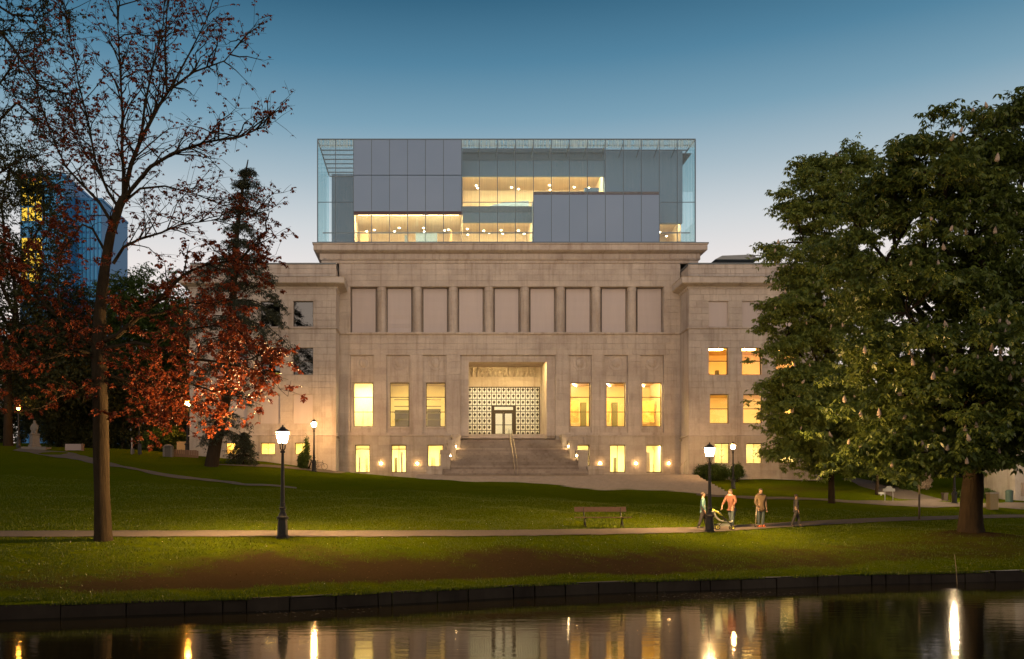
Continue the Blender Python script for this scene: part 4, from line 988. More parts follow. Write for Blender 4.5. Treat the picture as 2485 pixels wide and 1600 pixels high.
# horse chestnuts on the right
YA = 43.0; ta = hit(2356, 1280)
baseA = Vector((fx(2356, YA), YA, gz(fx(2356, YA), YA)))
ellA = px_ells([(2390, 330, 150, 125, 0), (2300, 430, 130, 110, -1), (2480, 420, 150, 140, 1), (2240, 560, 120, 120, 0), (2380, 600, 190, 170, 0), (2540, 640, 190, 190, 1), (2200, 760, 140, 140, -1), (2360, 830, 200, 170, -2), (2520, 880, 200, 180, 0), (2190, 960, 150, 130, -1.5), (2330, 1010, 170, 120, -2.5), (2480, 1050, 170, 110, -1.5), (2150, 1090, 100, 75, -2), (2175, 470, 85, 75, 1), (2215, 385, 90, 80, 1), (2125, 440, 75, 70, 2), (2090, 560, 80, 90, 2), (2135, 650, 95, 95, 1), (2120, 800, 90, 95, 1), (2110, 900, 90, 90, 0), (2620, 1000, 160, 160, 0), (2270, 1100, 110, 60, -3)], YA, .9, 1.06)
trA, ptsA, nrA = broad_tree('chestnut_tree', 'thick-trunked chestnut in white flower at the right edge of the pond bank', 'tree', baseA, .47, ellA, 11, 8, (.42, .42, .30), 'leaf_chestnut', .30, 21, 6, .75, 'bark_dark', .22, .10, .32, 260, low=fz(1188, YA), group='chestnut trees', boughs=330)
YBt = hit(2018, 1221).y
baseB = Vector((fx(2018, YBt), YBt, gz(fx(2018, YBt), YBt)))
ellB = px_ells([(2052, 415, 85, 70, 0), (1972, 480, 95, 80, 0), (2092, 540, 100, 110, 1), (1950, 590, 90, 80, -1), (2032, 660, 130, 110, 0), (1960, 740, 100, 90, -1), (2072, 820, 120, 110, 0), (1950, 870, 105, 90, -1), (2012, 960, 130, 100, -1), (1930, 985, 80, 70, -2), (1915, 1060, 65, 60, -2), (1910, 780, 60, 70, -1), (1920, 930, 70, 70, -1), (2012, 390, 70, 55, 0), (1930, 520, 65, 55, 0), (2112, 700, 100, 100, 1), (2102, 1000, 110, 90, 0), (1960, 1080, 90, 60, -2), (2052, 1100, 110, 65, -1), (2002, 1010, 150, 110, 0)], YBt, .9, 1.16)
trB, ptsB, nrB = broad_tree('chestnut_tree', 'slender-trunked chestnut covering the end of the right wing', 'tree', baseB, .20, ellB, 11, 8, (.42, .42, .30), 'leaf_chestnut_lit', .33, 33, 6, .75, 'bark_dark', .30, .10, .32, 240, low=fz(1172, YBt), group='chestnut trees', boughs=330)
# upright flower candles on both chestnuts
cand = MB().lathe([(.03, 0), (.075, .04), (.07, .12), (.05, .20), (.02, .27), (.004, .30)], n=7)
def candles(tree, pts, n, seed, ylim):
    rs = random.Random(seed); first = None; front = [p for p in pts[::5] if p[1] < ylim]
    for p in rs.sample(front, n):
        if first is None: o_ = first = cand.build('flower_candle', 'blossom', tree); first.matrix_parent_inverse = Matrix.Identity(4)
        else:
            o_ = first.copy(); C.objects.link(o_); o_.parent = tree
        o_.location = Vector(p) - tree.location + Vector((0, -.15, .12)); s_ = rs.uniform(.8, 1.35); o_.scale = (s_, s_, s_); o_.rotation_euler = (rs.gauss(0, .2), rs.gauss(0, .2), 0)
candles(trA, ptsA, 130, 3, YA - 1.5); candles(trB, ptsB, 80, 4, YBt - 1.0)

# the red-leaved tree on the left
def red_tree():
    Y0 = 33.9; b = Vector((fx(251, Y0), Y0, gz(fx(251, Y0), Y0)))
    t = thing('red_leaved_tree', 'tall sparse red-leaved tree on the bank at the left', 'tree', b); rs = random.Random(77)
    s = F / Y0; W = lambda px_, py_, dy: Vector((fx(px_, Y0 + dy), Y0 + dy, fz(py_, Y0 + dy)))
    trunk = [(251, 1345, .40), (251, 1322, .37), (249, 1290, .325), (247, 1180, .305), (246, 1050, .30), (243, 920, .29), (240, 850, .285), (242, 760, .235), (254, 650, .20), (268, 570, .185), (288, 505, .17), (300, 478, .165)]
    m = MB(); m.bole([W(a, c_, 0) for a, c_, _ in trunk], [r * .95 for _, _, r in trunk], 18, .055, 3)
    limbs = [([(300, 478), (300, 420), (296, 360), (298, 290), (292, 180), (286, 60), (280, -80)], .10, -1.0, 1.0), ([(300, 478), (318, 400), (342, 340), (385, 258), (412, 218), (470, 175), (545, 148), (592, 92)], .13, 1.2, 1.0),
             ([(342, 340), (352, 250), (372, 160), (396, 60), (402, -70)], .07, -1.5, 1.0), ([(405, 222), (400, 120), (406, 20), (420, -90)], .06, 1.5, 1.0), ([(412, 218), (460, 130), (500, 50), (530, -40)], .055, -.8, 1.0),
             ([(302, 480), (365, 405), (420, 372), (500, 345), (590, 330), (655, 298)], .11, -1.6, 1.0), ([(302, 490), (340, 458), (400, 452), (470, 470), (545, 500), (600, 512)], .07, 2.2, 1.0),
             ([(275, 640), (300, 600), (340, 580), (391, 565), (438, 545), (508, 536), (625, 520)], .085, -1.0, 1.1), ([(274, 545), (240, 490), (188, 436), (160, 405), (125, 330), (95, 240), (80, 150)], .085, 1.0, 1.0),
             ([(288, 505), (262, 465), (232, 395), (215, 300), (190, 200), (170, 90), (150, -30)], .08, -1.2, 1.0), ([(292, 480), (250, 440), (200, 360), (175, 280)], .05, 2.2, 1.0),
             ([(255, 610), (225, 556), (200, 545), (165, 590), (130, 640), (80, 660)], .06, -1.4, 1.5), ([(242, 830), (285, 815), (335, 770), (389, 725), (420, 690), (454, 662), (508, 640), (582, 632), (649, 560)], .13, -1.4, 1.7),
             ([(335, 770), (395, 760), (458, 735), (520, 740), (582, 720), (633, 650)], .07, 1.0, 1.8), ([(240, 850), (205, 822), (150, 778), (90, 720), (30, 662), (-40, 610)], .10, -.8, 1.7), ([(150, 778), (140, 700), (150, 620), (130, 540)], .05, 1.6, 1.5),
             ([(240, 862), (185, 850), (120, 870), (55, 890), (-20, 930)], .08, -2.2, 1.7), ([(243, 850), (330, 832), (411, 850), (473, 872), (543, 880), (614, 872), (656, 930)], .10, -2.0, 1.9), ([(411, 850), (458, 800), (520, 790), (582, 805), (645, 905)], .05, -3.0, 2.0),
             ([(246, 905), (320, 930), (395, 962), (450, 985), (508, 1000), (575, 1020)], .08, 1.0, 1.8), ([(330, 935), (411, 920), (489, 940), (551, 960), (621, 965)], .055, -2.6, 2.0), ([(246, 905), (200, 940), (150, 960), (100, 990), (40, 1000)], .06, -1.5, 1.6), ([(246, 880), (300, 900), (345, 950), (380, 1010), (426, 1030)], .045, -3.2, 1.8)]
    leafp = []; leafu = []
    for pts, r0, dy, dens in limbs:
        n = len(pts); P = [W(a, c_, dy * (i / (n - 1)) ** 1.2 * 1.5) for i, (a, c_) in enumerate(pts)]
        m.tube(P, [max(.011, (.78 if dens < 1.3 else .9) * r0 * (1 - .88 * i / (n - 1))) for i in range(n)], 7, False)
        for i in range(n - 1):
            a, c_ = P[i], P[i + 1]; L = (c_ - a).length; d = (c_ - a).normalized()
            cnt = max(1, int(L / (.19 if dens < 1.3 else .38) * (1 if i else .35) * (.6 + .4 * dens)))
            for q in range(cnt):
                o_ = a.lerp(c_, rs.random()); prog = (i + rs.random()) / (n - 1)
                v = (d * rs.uniform(.5, 1.0) + Vector((rs.gauss(0, .7), rs.gauss(0, .6), rs.gauss(.25, .5)))).normalized(); ln = rs.uniform(.8, 2.3 if dens < 1.3 else 1.7) * (1.15 - .45 * prog)
                e = o_ + v * ln; br = bend(o_, e, 4, rs.uniform(-.05, .15), .05, rs); r1 = max(.010, min(.035, r0 * .3))
                m.tube(br, [r1, r1 * .8, r1 * .6, r1 * .45, .006], 4, False)
                for z in range(int(2 + 2.4 * dens) + (2 if dens < 1.3 else 0)):
                    s_ = br[rs.randrange(1, 5)]; v2 = (v * .6 + Vector((rs.gauss(0, .7), rs.gauss(0, .7), rs.gauss(.15, .5)))).normalized(); e2 = s_ + v2 * rs.uniform(.3, 1.0)
                    m.tube([s_, s_.lerp(e2, .5) + Vector((0, 0, .03)), e2], [.009, .007, .004], 3, False)
                    for u in range(rs.randint(1, 2) if dens < 1.3 else rs.randint(2, 5)):
                        (leafp if dens > 1.3 else leafu).append(tuple(s_.lerp(e2, rs.uniform(.45, 1.0)) + Vector((rs.gauss(0, .05), rs.gauss(0, .05), rs.gauss(0, .05)))))
    m.build('trunk', 'bark_maple', t)
    lp = np.array(leafp); nr = np.random.default_rng(5)
    V, Q = leaflets(np.concatenate([lp, lp[nr.random(len(lp)) < .3] + nr.normal(0, .05, 3)]), .135, 4, .75, .7, nr); V2, Q2 = leaflets(np.array(leafu), .115, 4, .8, .7, nr); arrays('crown', np.concatenate([V, V2]), np.concatenate([Q, Q2 + len(V)]), 'leaf_red', t)
    return len(lp)
red_tree()
# bare tree whose branches reach in from the left edge
def bare_tree():
    Y0 = 38.0; b = Vector((fx(-190, Y0), Y0, gz(fx(-190, Y0), Y0)))
    t = thing('bare_tree', 'dark twiggy tree reaching in from the upper left corner', 'tree', b); rs = random.Random(9)
    W = lambda px_, py_, dy: Vector((fx(px_, Y0 + dy), Y0 + dy, fz(py_, Y0 + dy)))
    m = MB(); m.tube([b + Vector((0, 0, -.3)), W(-188, 1000, 0), W(-180, 600, 0), W(-170, 200, 0), W(-165, -100, 0)], [.5, .42, .36, .28, .2], 10, False)
    leafp = []
    for pts, r0, dy in [([(-180, 150), (-60, 40), (0, 77), (36, 122), (90, 204), (120, 222), (180, 227)], .10, -1), ([(-175, 100), (-60, -20), (30, 36), (80, 40), (120, -10)], .09, 1), ([(-185, 500), (-80, 380), (-10, 300), (40, 250), (90, 290), (150, 330)], .10, 0), ([(-185, 420), (-90, 280), (-20, 230), (30, 160), (60, 90), (110, 60)], .08, 1.5), ([(-185, 620), (-90, 500), (0, 420), (60, 380), (110, 400)], .08, -.5), ([(-170, 0), (-60, -100), (40, -60), (140, -20), (170, 60)], .08, .5)]:
        n = len(pts); P = [W(a, c_, dy * i / n) for i, (a, c_) in enumerate(pts)]; m.tube(P, [max(.015, r0 * (1 - .85 * i / (n - 1))) for i in range(n)], 6, False)
        for i in range(1, n - 1):
            for q in range(7):
                o_ = P[i].lerp(P[i + 1], rs.random()); v = Vector((rs.gauss(.2, .7), rs.gauss(0, .6), rs.gauss(-.1, .7))).normalized(); e = o_ + v * rs.uniform(.8, 2.2); br = bend(o_, e, 4, -.1, .08, rs)
                m.tube(br, [.025, .02, .014, .01, .005], 4, False)
                for z in range(6):
                    s_ = br[rs.randrange(1, 5)]; e2 = s_ + Vector((rs.gauss(0, .45), rs.gauss(0, .4), rs.gauss(-.1, .4))); m.tube([s_, s_.lerp(e2, .5) + Vector((0, 0, -.05)), e2], [.010, .007, .004], 3, False)
                    for u in range(2): leafp.append(tuple(s_.lerp(e2, rs.random())))
    m.build('trunk', 'bark_dark', t); V, Q = leaflets(np.array(leafp), .13, 4, .5, .6, np.random.default_rng(6)); arrays('crown', V, Q, 'leaf_dark', t)
bare_tree()
# conifers
def conifer(name, label, path, r0, tiers, seed, dens=1.0, Y=None):
    b = Vector(path[0]); t = thing(name, label, 'tree', b); rs = random.Random(seed); m = MB(); n = len(path)
    m.tube(path, [r0 * (1 - .93 * i / (n - 1)) for i in range(n)], 9, False)
    pts = []; zs = [p[2] for p in path]
    for (z, wl, wr, dr) in tiers:
        c_ = Vector((np.interp(z, zs, [p[0] for p in path]), np.interp(z, zs, [p[1] for p in path]), z))
        nb = rs.randint(6, 8)
        for k in range(nb):
            a = 2 * math.pi * (k + rs.random() * .7) / nb; w_ = (wr if math.cos(a) > 0 else wl) * rs.uniform(.7, 1.08); w_ = w_ * (abs(math.cos(a)) + .7 * abs(math.sin(a))) / 1.05
            e = c_ + Vector((math.cos(a) * w_, math.sin(a) * w_, -dr * w_)); br = bend(c_, e, 6, .14, .03, rs); m.tube(br, [.07, .055, .045, .035, .025, .015, .006], 4, False)
            L = w_
            for i in range(1, 7):
                for q in range(int(19 * dens * (.5 + i / 7) * max(.4, L / 3.5))):
                    p = br[i - 1].lerp(br[i], rs.random()); s_ = .34 * (1.0 if i < 6 else .5) * min(1, .25 + L / 2.2)
                    pts.append((p.x + rs.gauss(0, s_), p.y + rs.gauss(0, s_), p.z - abs(rs.gauss(0, .28)) + .05))
    m.build('trunk', 'bark_dark', t)
    V, Q = leaflets(np.array(pts), .30, 5, .9, .22, np.random.default_rng(seed)); arrays('crown', V, Q, 'needle', t)
cb = hit(512, 1131); YCn = cb.y; cs = F / YCn
cpath = [cb + Vector((0, 0, -.3))] + [at(a, c_, YCn) for a, c_ in ((524, 1070), (548, 970), (560, 860), (567, 700), (575, 560), (590, 450), (602, 388))]
tr_ = [(fz(py_, YCn), l_ / cs, r_ / cs, d_) for py_, l_, r_, d_ in ((415, 14, 22, .1), (440, 25, 35, .25), (470, 30, 50, .3), (505, 40, 62, .35), (545, 38, 70, .35), (585, 45, 65, .3), (625, 75, 80, .25), (655, 115, 95, .3), (690, 130, 115, .35), (730, 140, 140, .45), (770, 120, 150, .5), (820, 110, 90, .5), (880, 95, 85, .5), (940, 90, 80, .5), (1000, 70, 80, .55), (1040, 50, 70, .6))]
conifer('cedar_tree', 'dark pointed conifer with a leaning trunk before the left wing', cpath, .62, tr_, 15, 1.0)
cb2 = hit(590, 1128); conifer('young_conifer', 'small drooping conifer under the tall one by a basement window', [cb2 + Vector((0, 0, -.2)), cb2 + Vector((.05, 0, 1.5)), cb2 + Vector((.1, 0, 3.2))], .10, [(cb2.z + z_, w_, w_, .55) for z_, w_ in ((.9, 1.5), (1.6, 1.3), (2.3, .9), (2.9, .5))], 16, .8)

# dark trees behind on the left, shrubs
def bg_tree(label, px_, py_, back, r0, ells, n, per, leaf, seed, size=.42, gap=.12, name='park_tree', group='trees behind the lawn on the left'):
    p = hit(px_, py_); Y = p.y + back; X = fx(px_, Y); base = Vector((X, Y, gz(X, Y)))
    return broad_tree(name, label, 'tree', base, r0, px_ells([(a, c_, rx, ry, 0) for a, c_, rx, ry in ells], Y), n, per, (.6, .6, .4), leaf, size, seed, 5, .5, 'bark_dark', .3, gap, .4, 90, group=group)
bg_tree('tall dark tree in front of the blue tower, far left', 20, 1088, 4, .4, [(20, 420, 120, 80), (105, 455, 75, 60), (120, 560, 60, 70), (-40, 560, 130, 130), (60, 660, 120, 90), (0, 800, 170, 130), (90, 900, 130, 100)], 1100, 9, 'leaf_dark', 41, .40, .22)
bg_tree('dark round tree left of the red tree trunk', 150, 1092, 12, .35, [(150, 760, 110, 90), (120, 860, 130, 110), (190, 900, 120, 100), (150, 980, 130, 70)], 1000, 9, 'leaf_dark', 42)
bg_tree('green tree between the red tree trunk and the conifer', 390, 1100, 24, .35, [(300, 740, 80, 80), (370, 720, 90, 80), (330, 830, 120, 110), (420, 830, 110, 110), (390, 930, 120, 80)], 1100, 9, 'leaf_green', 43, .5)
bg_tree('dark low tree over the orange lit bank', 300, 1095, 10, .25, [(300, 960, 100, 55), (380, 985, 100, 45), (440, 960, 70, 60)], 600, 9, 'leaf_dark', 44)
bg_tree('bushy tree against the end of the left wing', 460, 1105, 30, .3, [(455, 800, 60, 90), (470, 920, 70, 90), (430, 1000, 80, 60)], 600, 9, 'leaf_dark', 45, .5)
def shrub(label, px_, py_, w_, h_, leaf, seed, n=260, size=.16, back=0, name='shrub', group=None, cat='shrub', depth=None):
    p = hit(px_, py_); p = Vector((p.x, p.y + back, gz(p.x, p.y + back))); s = F / p.y; rx = w_ / 2 / s; rz = h_ / s
    t = thing(name, label, cat, p, group); rs = random.Random(seed); m = MB()
    for k in range(9):
        e = p + Vector((rs.gauss(0, rx * .5), rs.gauss(0, rx * .4), rz * rs.uniform(.5, .95))); m.tube(bend(p + Vector((rs.gauss(0, rx * .15), 0, -.1)), e, 3, .05, .06, rs), [.03, .025, .015, .008], 4, False)
    m.build('stem', 'bark_dark', t)
    S, pts, nr = crown_points([(p.x, p.y, p.z + rz * .52, rx, depth or rx * .8, rz * .52)], n, 8, (rx * .12, rx * .12, rz * .08), seed, .1, .5, p.z + .03)
    V, Q = leaflets(pts, size, 4, .3, .5, nr); arrays('foliage', V, Q, leaf, t)
    return t
shrub('grey-green bush under the lit basement window, left of the bicycle', 735, 1138, 22, 42, 'leaf_green', 51)
shrub('leafy bush against the foot of the lamp by the bicycle', 750, 1139, 20, 34, 'leaf_green', 52)
shrub('thin upright plant over the left basement window', 744, 1137, 14, 78, 'leaf_green', 53, 90)
shrub('dark clipped hedge against the plinth of the right wing', 1738, 1168, 84, 40, 'leaf_green', 54, 500, .18, 1.0)
shrub('round dark bush right of the small lamp before the right wing', 1788, 1170, 34, 44, 'leaf_green', 55, 300)
shrub('pale flowering bush left of the thick chestnut trunk', 2312, 1205, 44, 46, 'leaf_flower', 56, 260, .2, 5)
for k, (a, b_, w_, h_) in enumerate(((2235, 1196, 60, 50), (2275, 1202, 70, 60), (2210, 1180, 70, 70), (2300, 1215, 40, 60))): shrub(('dark shrub left of the pole beyond the sandy path', 'wide green shrub behind the slim pole', 'tall dark shrub at the top of the sandy path', 'dark shrub at the foot of the flowering bush')[k], a, b_, w_, h_, 'leaf_green', 60 + k, 320, .22, 6, group='shrubs along the sandy path')
for k, (a, b_, w_, h_) in enumerate(((2405, 1217, 50, 26), (2440, 1217, 50, 26))): shrub(('clipped hedge just right of the thick chestnut trunk', 'clipped hedge beside the green litter bin')[k], a, b_, w_, h_, 'leaf_green', 66 + k, 260, .16, 3, group='hedges by the right-hand road', cat='hedge', name='hedge')
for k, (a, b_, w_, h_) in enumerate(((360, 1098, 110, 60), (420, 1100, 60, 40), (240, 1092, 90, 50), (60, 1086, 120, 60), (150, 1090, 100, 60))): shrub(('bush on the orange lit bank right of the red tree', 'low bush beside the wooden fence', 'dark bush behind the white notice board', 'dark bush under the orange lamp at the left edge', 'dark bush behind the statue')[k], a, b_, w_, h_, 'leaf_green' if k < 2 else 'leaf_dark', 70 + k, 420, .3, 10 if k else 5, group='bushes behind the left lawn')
bg_tree('dark tree beyond the sandy path on the right', 2240, 1190, 22, .3, [(2230, 1060, 130, 110), (2120, 1080, 110, 90), (2330, 1100, 110, 90)], 800, 9, 'leaf_dark', 47, .5, group='trees beyond the right road')
bg_tree('dark tree at the far right edge behind the litter bin', 2460, 1216, 3, .38, [(2450, 1000, 150, 110), (2560, 1020, 120, 130)], 600, 9, 'leaf_dark', 48, .5, group='trees beyond the right road')
bg_tree('thin tree beside the information board', 2128, 1205, 1, .13, [(2130, 1030, 90, 90), (2180, 1080, 70, 60)], 400, 9, 'leaf_dark', 49, .4, group='trees beyond the right road')

bg_tree('dark tree closing the view past the end of the right wing', 2050, 1165, 40, .3, [(2020, 1080, 90, 80), (2110, 1100, 100, 70), (2070, 1010, 100, 90), (2190, 1110, 90, 70)], 700, 9, 'leaf_dark', 90, .6, .0, group='trees beyond the right road')
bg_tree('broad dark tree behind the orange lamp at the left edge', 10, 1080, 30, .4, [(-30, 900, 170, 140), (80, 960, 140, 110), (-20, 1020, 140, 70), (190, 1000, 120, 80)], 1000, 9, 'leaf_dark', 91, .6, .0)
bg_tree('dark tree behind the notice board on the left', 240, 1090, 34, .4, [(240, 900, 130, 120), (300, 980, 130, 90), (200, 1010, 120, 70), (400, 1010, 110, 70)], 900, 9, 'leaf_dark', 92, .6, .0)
shrub('long dark hedge closing the view beyond the end of the right wing', 2065, 1166, 190, 70, 'leaf_dark', 95, 900, .4, 34, cat='hedge', name='hedge')
shrub('dark thicket behind the sandy path by the thin tree', 2170, 1172, 150, 80, 'leaf_dark', 96, 800, .4, 30)
# unseen wood, added behind the camera to shade the bank and the water
def shade_wood():
    rs = np.random.default_rng(31); n = 9000; k = 26
    cx = rs.uniform(-75, 85, k); cy_ = rs.uniform(-24, -9, k); hz = rs.uniform(13, 21, k); i = rs.integers(0, k, n)
    d = rs.normal(size=(n, 3)); d /= np.linalg.norm(d, axis=1, keepdims=True)
    P = np.stack([cx[i], cy_[i], hz[i] * .55 + 1.4], -1) + d * rs.random((n, 1)) ** .4 * np.stack([np.full(n, 5.5), np.full(n, 4.5), hz[i] * .45], -1)
    V, Q = leaflets(P, 1.1, 5, .4, .7, rs); m = MB()
    for a, b, c_ in zip(cx, cy_, hz): m.tube([(a, b, 1.2), (a + .2, b, c_ * .4), (a, b + .2, c_ * .7)], [.35, .28, .12], 7, False)
    o_ = arrays('shade_wood', V, Q, 'leaf_dark', None, 'stuff'); o_['label'] = 'unseen wood added behind the viewer to shade the pond bank'; o_['category'] = 'wood'
    m.build('trunks', 'bark_dark', o_, 'stuff')
shade_wood()
# grass blades on the bank and the near lawn
def grass():
    n = 210000; rs = np.random.default_rng(3)
    px_ = rs.uniform(-60, 2560, n); Y = 24 + (62 - 24) * rs.random(n) ** 1.6; X = (px_ - VX) * Y / F
    ys = np.interp(X, SHX, SHY); yn = np.interp(X, PAX, PAY); yf = yn + np.interp(X, PWX, PWW)
    keep = (Y > ys + .35) & ((Y < yn - .05) | (Y > yf + .05)) & (rs.random(n) > soil_at(X, Y) * 1.15)
    cl = np.sin(X * 2.1 + np.sin(Y * 1.7) * 2) * np.sin(Y * 2.7 + X * .8); keep &= (cl > -.55) | (Y > yf)
    X, Y = X[keep], Y[keep]; n = len(X); Z = ground_z(X, Y) - .01
    ne = 18000; Xe = rs.uniform(-16, 30, ne); Ye = np.interp(Xe, SHX, SHY) + rs.uniform(-.04, .40, ne); ke = np.sin(Xe * 1.9) + np.sin(Xe * .7 + 1) + rs.normal(0, .5, ne) > -.2
    X = np.r_[X, Xe[ke]]; Y = np.r_[Y, Ye[ke]]; n = len(X); Z = np.r_[Z, np.full(ke.sum(), WALLTOP - .02)]
    a = rs.random(n) * 6.283; h = rs.uniform(.03, .10, n); h[-int(ke.sum()):] *= 1.6; w_ = rs.uniform(.010, .026, n); lx = rs.normal(0, .03, n); ly = rs.normal(0, .03, n)
    V = np.stack([np.stack([X - w_ * np.cos(a), Y - w_ * np.sin(a), Z], -1), np.stack([X + w_ * np.cos(a), Y + w_ * np.sin(a), Z], -1), np.stack([X + lx, Y + ly, Z + h], -1)], 1)
    o_ = arrays('grass', V.reshape(-1, 3), np.arange(n * 3).reshape(-1, 3), 'grass_blade'); o_['kind'] = 'stuff'; o_['label'] = 'short grass growing on the pond bank and the lawn'; o_['category'] = 'grass'
    # daisies and fallen bits on the bank
    k = 420; px_ = rs.uniform(100, 2300, k); Y = 27 + 28 * rs.random(k); X = (px_ - VX) * Y / F; ys = np.interp(X, SHX, SHY); yn = np.interp(X, PAX, PAY); keep = (Y > ys + .4) & ((Y < yn - .2) | (Y > yn + 3.2)) & (soil_at(X, Y) < .35); X, Y = X[keep], Y[keep]; Z = ground_z(X, Y) + .05; k = len(X)
    r_ = rs.uniform(.008, .02, k); ang = np.arange(4) * 1.5708
    V = np.stack([np.stack([X + r_ * np.cos(q), Y + r_ * np.sin(q), Z + .3 * r_ * np.sin(q)], -1) for q in ang], 1)
    o_ = arrays('daisies', V.reshape(-1, 3), np.arange(k * 4).reshape(-1, 4), 'daisy'); o_['kind'] = 'stuff'; o_['label'] = 'tiny white daisies scattered over the grass'; o_['category'] = 'flowers'
grass()
def litter():
    rs = np.random.default_rng(12); n = 5200; px_ = rs.uniform(0, 2485, n); Y = 25 + 26 * rs.random(n); X = (px_ - VX) * Y / F
    ys = np.interp(X, SHX, SHY); yn = np.interp(X, PAX, PAY); keep = (Y > ys + .35) & (Y < yn - .1) & (rs.random(n) < .15 + soil_at(X, Y)); X, Y = X[keep], Y[keep]; n = len(X); Z = ground_z(X, Y)
    V, Q = leaflets(np.stack([X, Y, Z + .012], -1), .075, 1, -.1, .7, rs)
    o_ = arrays('fallen_leaves', V, Q, 'dead_leaf'); o_['kind'] = 'stuff'; o_['label'] = 'dry fallen leaves on the bare earth of the bank'; o_['category'] = 'leaves'
litter()

# ------------------------------------------------------------------ people
def skin_mesh(name, verts, edges, mat, parent, sub=2, loc=None):
    me = bpy.data.meshes.new(name); me.from_pydata([v[:3] for v in verts], edges, [])
    o = link(name, me, mat, None)
    md = o.modifiers.new('skin', 'SKIN'); md.use_smooth_shade = True
    sv = me.skin_vertices[0].data
    for i, v in enumerate(verts):
        r = v[3]; sv[i].radius = r if isinstance(r, tuple) else (r, r)
    for s_ in sv: s_.use_root = False
    sv[0].use_root = True
    sb = o.modifiers.new('smooth', 'SUBSURF'); sb.levels = sub; sb.render_levels = sub
    dg = bpy.context.evaluated_depsgraph_get(); ev = o.evaluated_get(dg); m2 = bpy.data.meshes.new_from_object(ev)
    m2.name = name; bpy.data.objects.remove(o); m2.materials.clear(); m2.materials.append(M[mat])
    m2.polygons.foreach_set('use_smooth', [True] * len(m2.polygons))
    ob = bpy.data.objects.new(name, m2); C.objects.link(ob); ob.parent = parent
    return ob
def lpart(m, name, mat, parent):                          # a part in the thing's own coordinates
    o = m.build(name, mat, None); o.parent = parent; return o
def person(label, loc, rz, h=1.75, arms=None, coat='tan_coat', hem=.62, legs='jeans', shoes='dark_cloth', hairm='hair', stride=0.0, collar=None, lean=0.0, hood=False):
    t = thing('person', label, 'person', (0, 0, 0)); k = h / 1.75
    arms = arms or [((.24, .02, 1.13), (.25, -.06, .89)), ((.24, .02, 1.13), (.25, -.06, .89))]
    ly = lambda z: -lean * max(0, z - .9)
    V = [(0, 0, .96, .13), (0, ly(1.18), 1.18, .125), (0, ly(1.36), 1.36, (.15, .12)), (0, ly(1.48), 1.48, .058), (0, ly(1.54) - .005, 1.545, .056), (0, ly(1.62) - .012, 1.615, (.072, .085)), (0, ly(1.69), 1.685, (.074, .086)), (0, ly(1.74), 1.735, .04)]
    E = [(i, i + 1) for i in range(7)]
    def chain(start, pts):
        p = start
        for q in pts: V.append(q); E.append((p, len(V) - 1)); p = len(V) - 1
        return p
    for s_ in (-1, 1):
        st = stride * s_
        chain(0, [(s_ * .095, 0, .90, .095), (s_ * .105, -st * .5 - .01, .50, .062), (s_ * .105, -st + .01, .09, .042), (s_ * .115, -st - .12, .035, .036)])
        (ex, ey, ez), (wx, wy, wz) = arms[0 if s_ < 0 else 1]
        ha = chain(2, [(s_ * .185, ly(1.42), 1.42, .062), (s_ * ex, ey + ly(ez), ez, .046), (s_ * wx, wy + ly(wz), wz, .030), (s_ * wx, wy - .02 + ly(wz), wz - .075, (.024, .036))])
        hx, hy, hz = V[ha][:3]
        for f_, (dx, dy, ln) in enumerate(((-.026, -.03, .085), (-.009, -.035, .095), (.009, -.035, .09), (.026, -.03, .07))):
            chain(ha, [(hx + dx * .8, hy + dy * .4, hz - .03, .009), (hx + dx, hy + dy * .8, hz - .03 - ln * .5, .0085), (hx + dx, hy + dy * 1.6, hz - .03 - ln, .007)])
        chain(ha, [(hx - s_ * .035, hy - .03, hz + .02, .010), (hx - s_ * .045, hy - .06, hz - .02, .009)])
    chain(5, [(0, ly(1.61) - .095, 1.605, .014)])
    skin_mesh('body', V, E, 'skin', t)
    for s_ in (-1, 1):
        lpart(MB().ball((s_ * .078, ly(1.62), 1.62), .014, .02, .03, 8, 6), 'ear', 'skin', t); lpart(MB().ball((s_ * .030, ly(1.64) - .082, 1.638), .011, .008, .008, 8, 6), 'eye', 'hair', t)
    lpart(MB().ball((0, ly(1.56) - .082, 1.572), .024, .008, .007, 8, 6), 'mouth', 'mauve_cloth', t)
    # hair cap
    m = MB(); m.ball((0, ly(1.68) + .014, 1.675), .088, .094, .088, 14, 10); lpart(m, 'hair', hairm, t)
    # coat, trousers, shoes
    W_ = [(0, 0, .95, (.175, .145)), (0, ly(1.15), 1.15, (.17, .14)), (0, ly(1.33), 1.33, (.19, .15)), (0, ly(1.46), 1.465, (.085, .085))]; E2 = [(0, 1), (1, 2), (2, 3)]
    W_.append((0, .0, .80, (.185, .15))); E2.append((0, 4)); W_.append((0, 0, hem + .02, (.19, .155))); E2.append((4, 5))
    for s_ in (-1, 1):
        (ex, ey, ez), (wx, wy, wz) = arms[0 if s_ < 0 else 1]; b = len(W_)
        W_ += [(s_ * .195, ly(1.41), 1.41, .085), (s_ * ex, ey + ly(ez), ez, .066), (s_ * wx, wy + ly(wz), wz + .015, .050)]; E2 += [(2, b), (b, b + 1), (b + 1, b + 2)]
    ct = skin_mesh('coat', W_, E2, coat, t)
    if collar: lpart(MB().torus((0, ly(1.5) - .01, 1.49), .085, .038, 'z', 14, 7), 'scarf', collar, t)
    if hood: lpart(MB().ball((0, ly(1.5) + .10, 1.47), .12, .07, .10, 12, 8), 'hood', coat, t)
    L_ = [(0, 0, .93, .13)]; E3 = []
    for s_ in (-1, 1):
        st = stride * s_; b = len(L_); L_ += [(s_ * .10, 0, .84, .112), (s_ * .108, -st * .5 - .01, .50, .084), (s_ * .107, -st + .012, .10, .066)]; E3 += [(0, b), (b, b + 1), (b + 1, b + 2)]
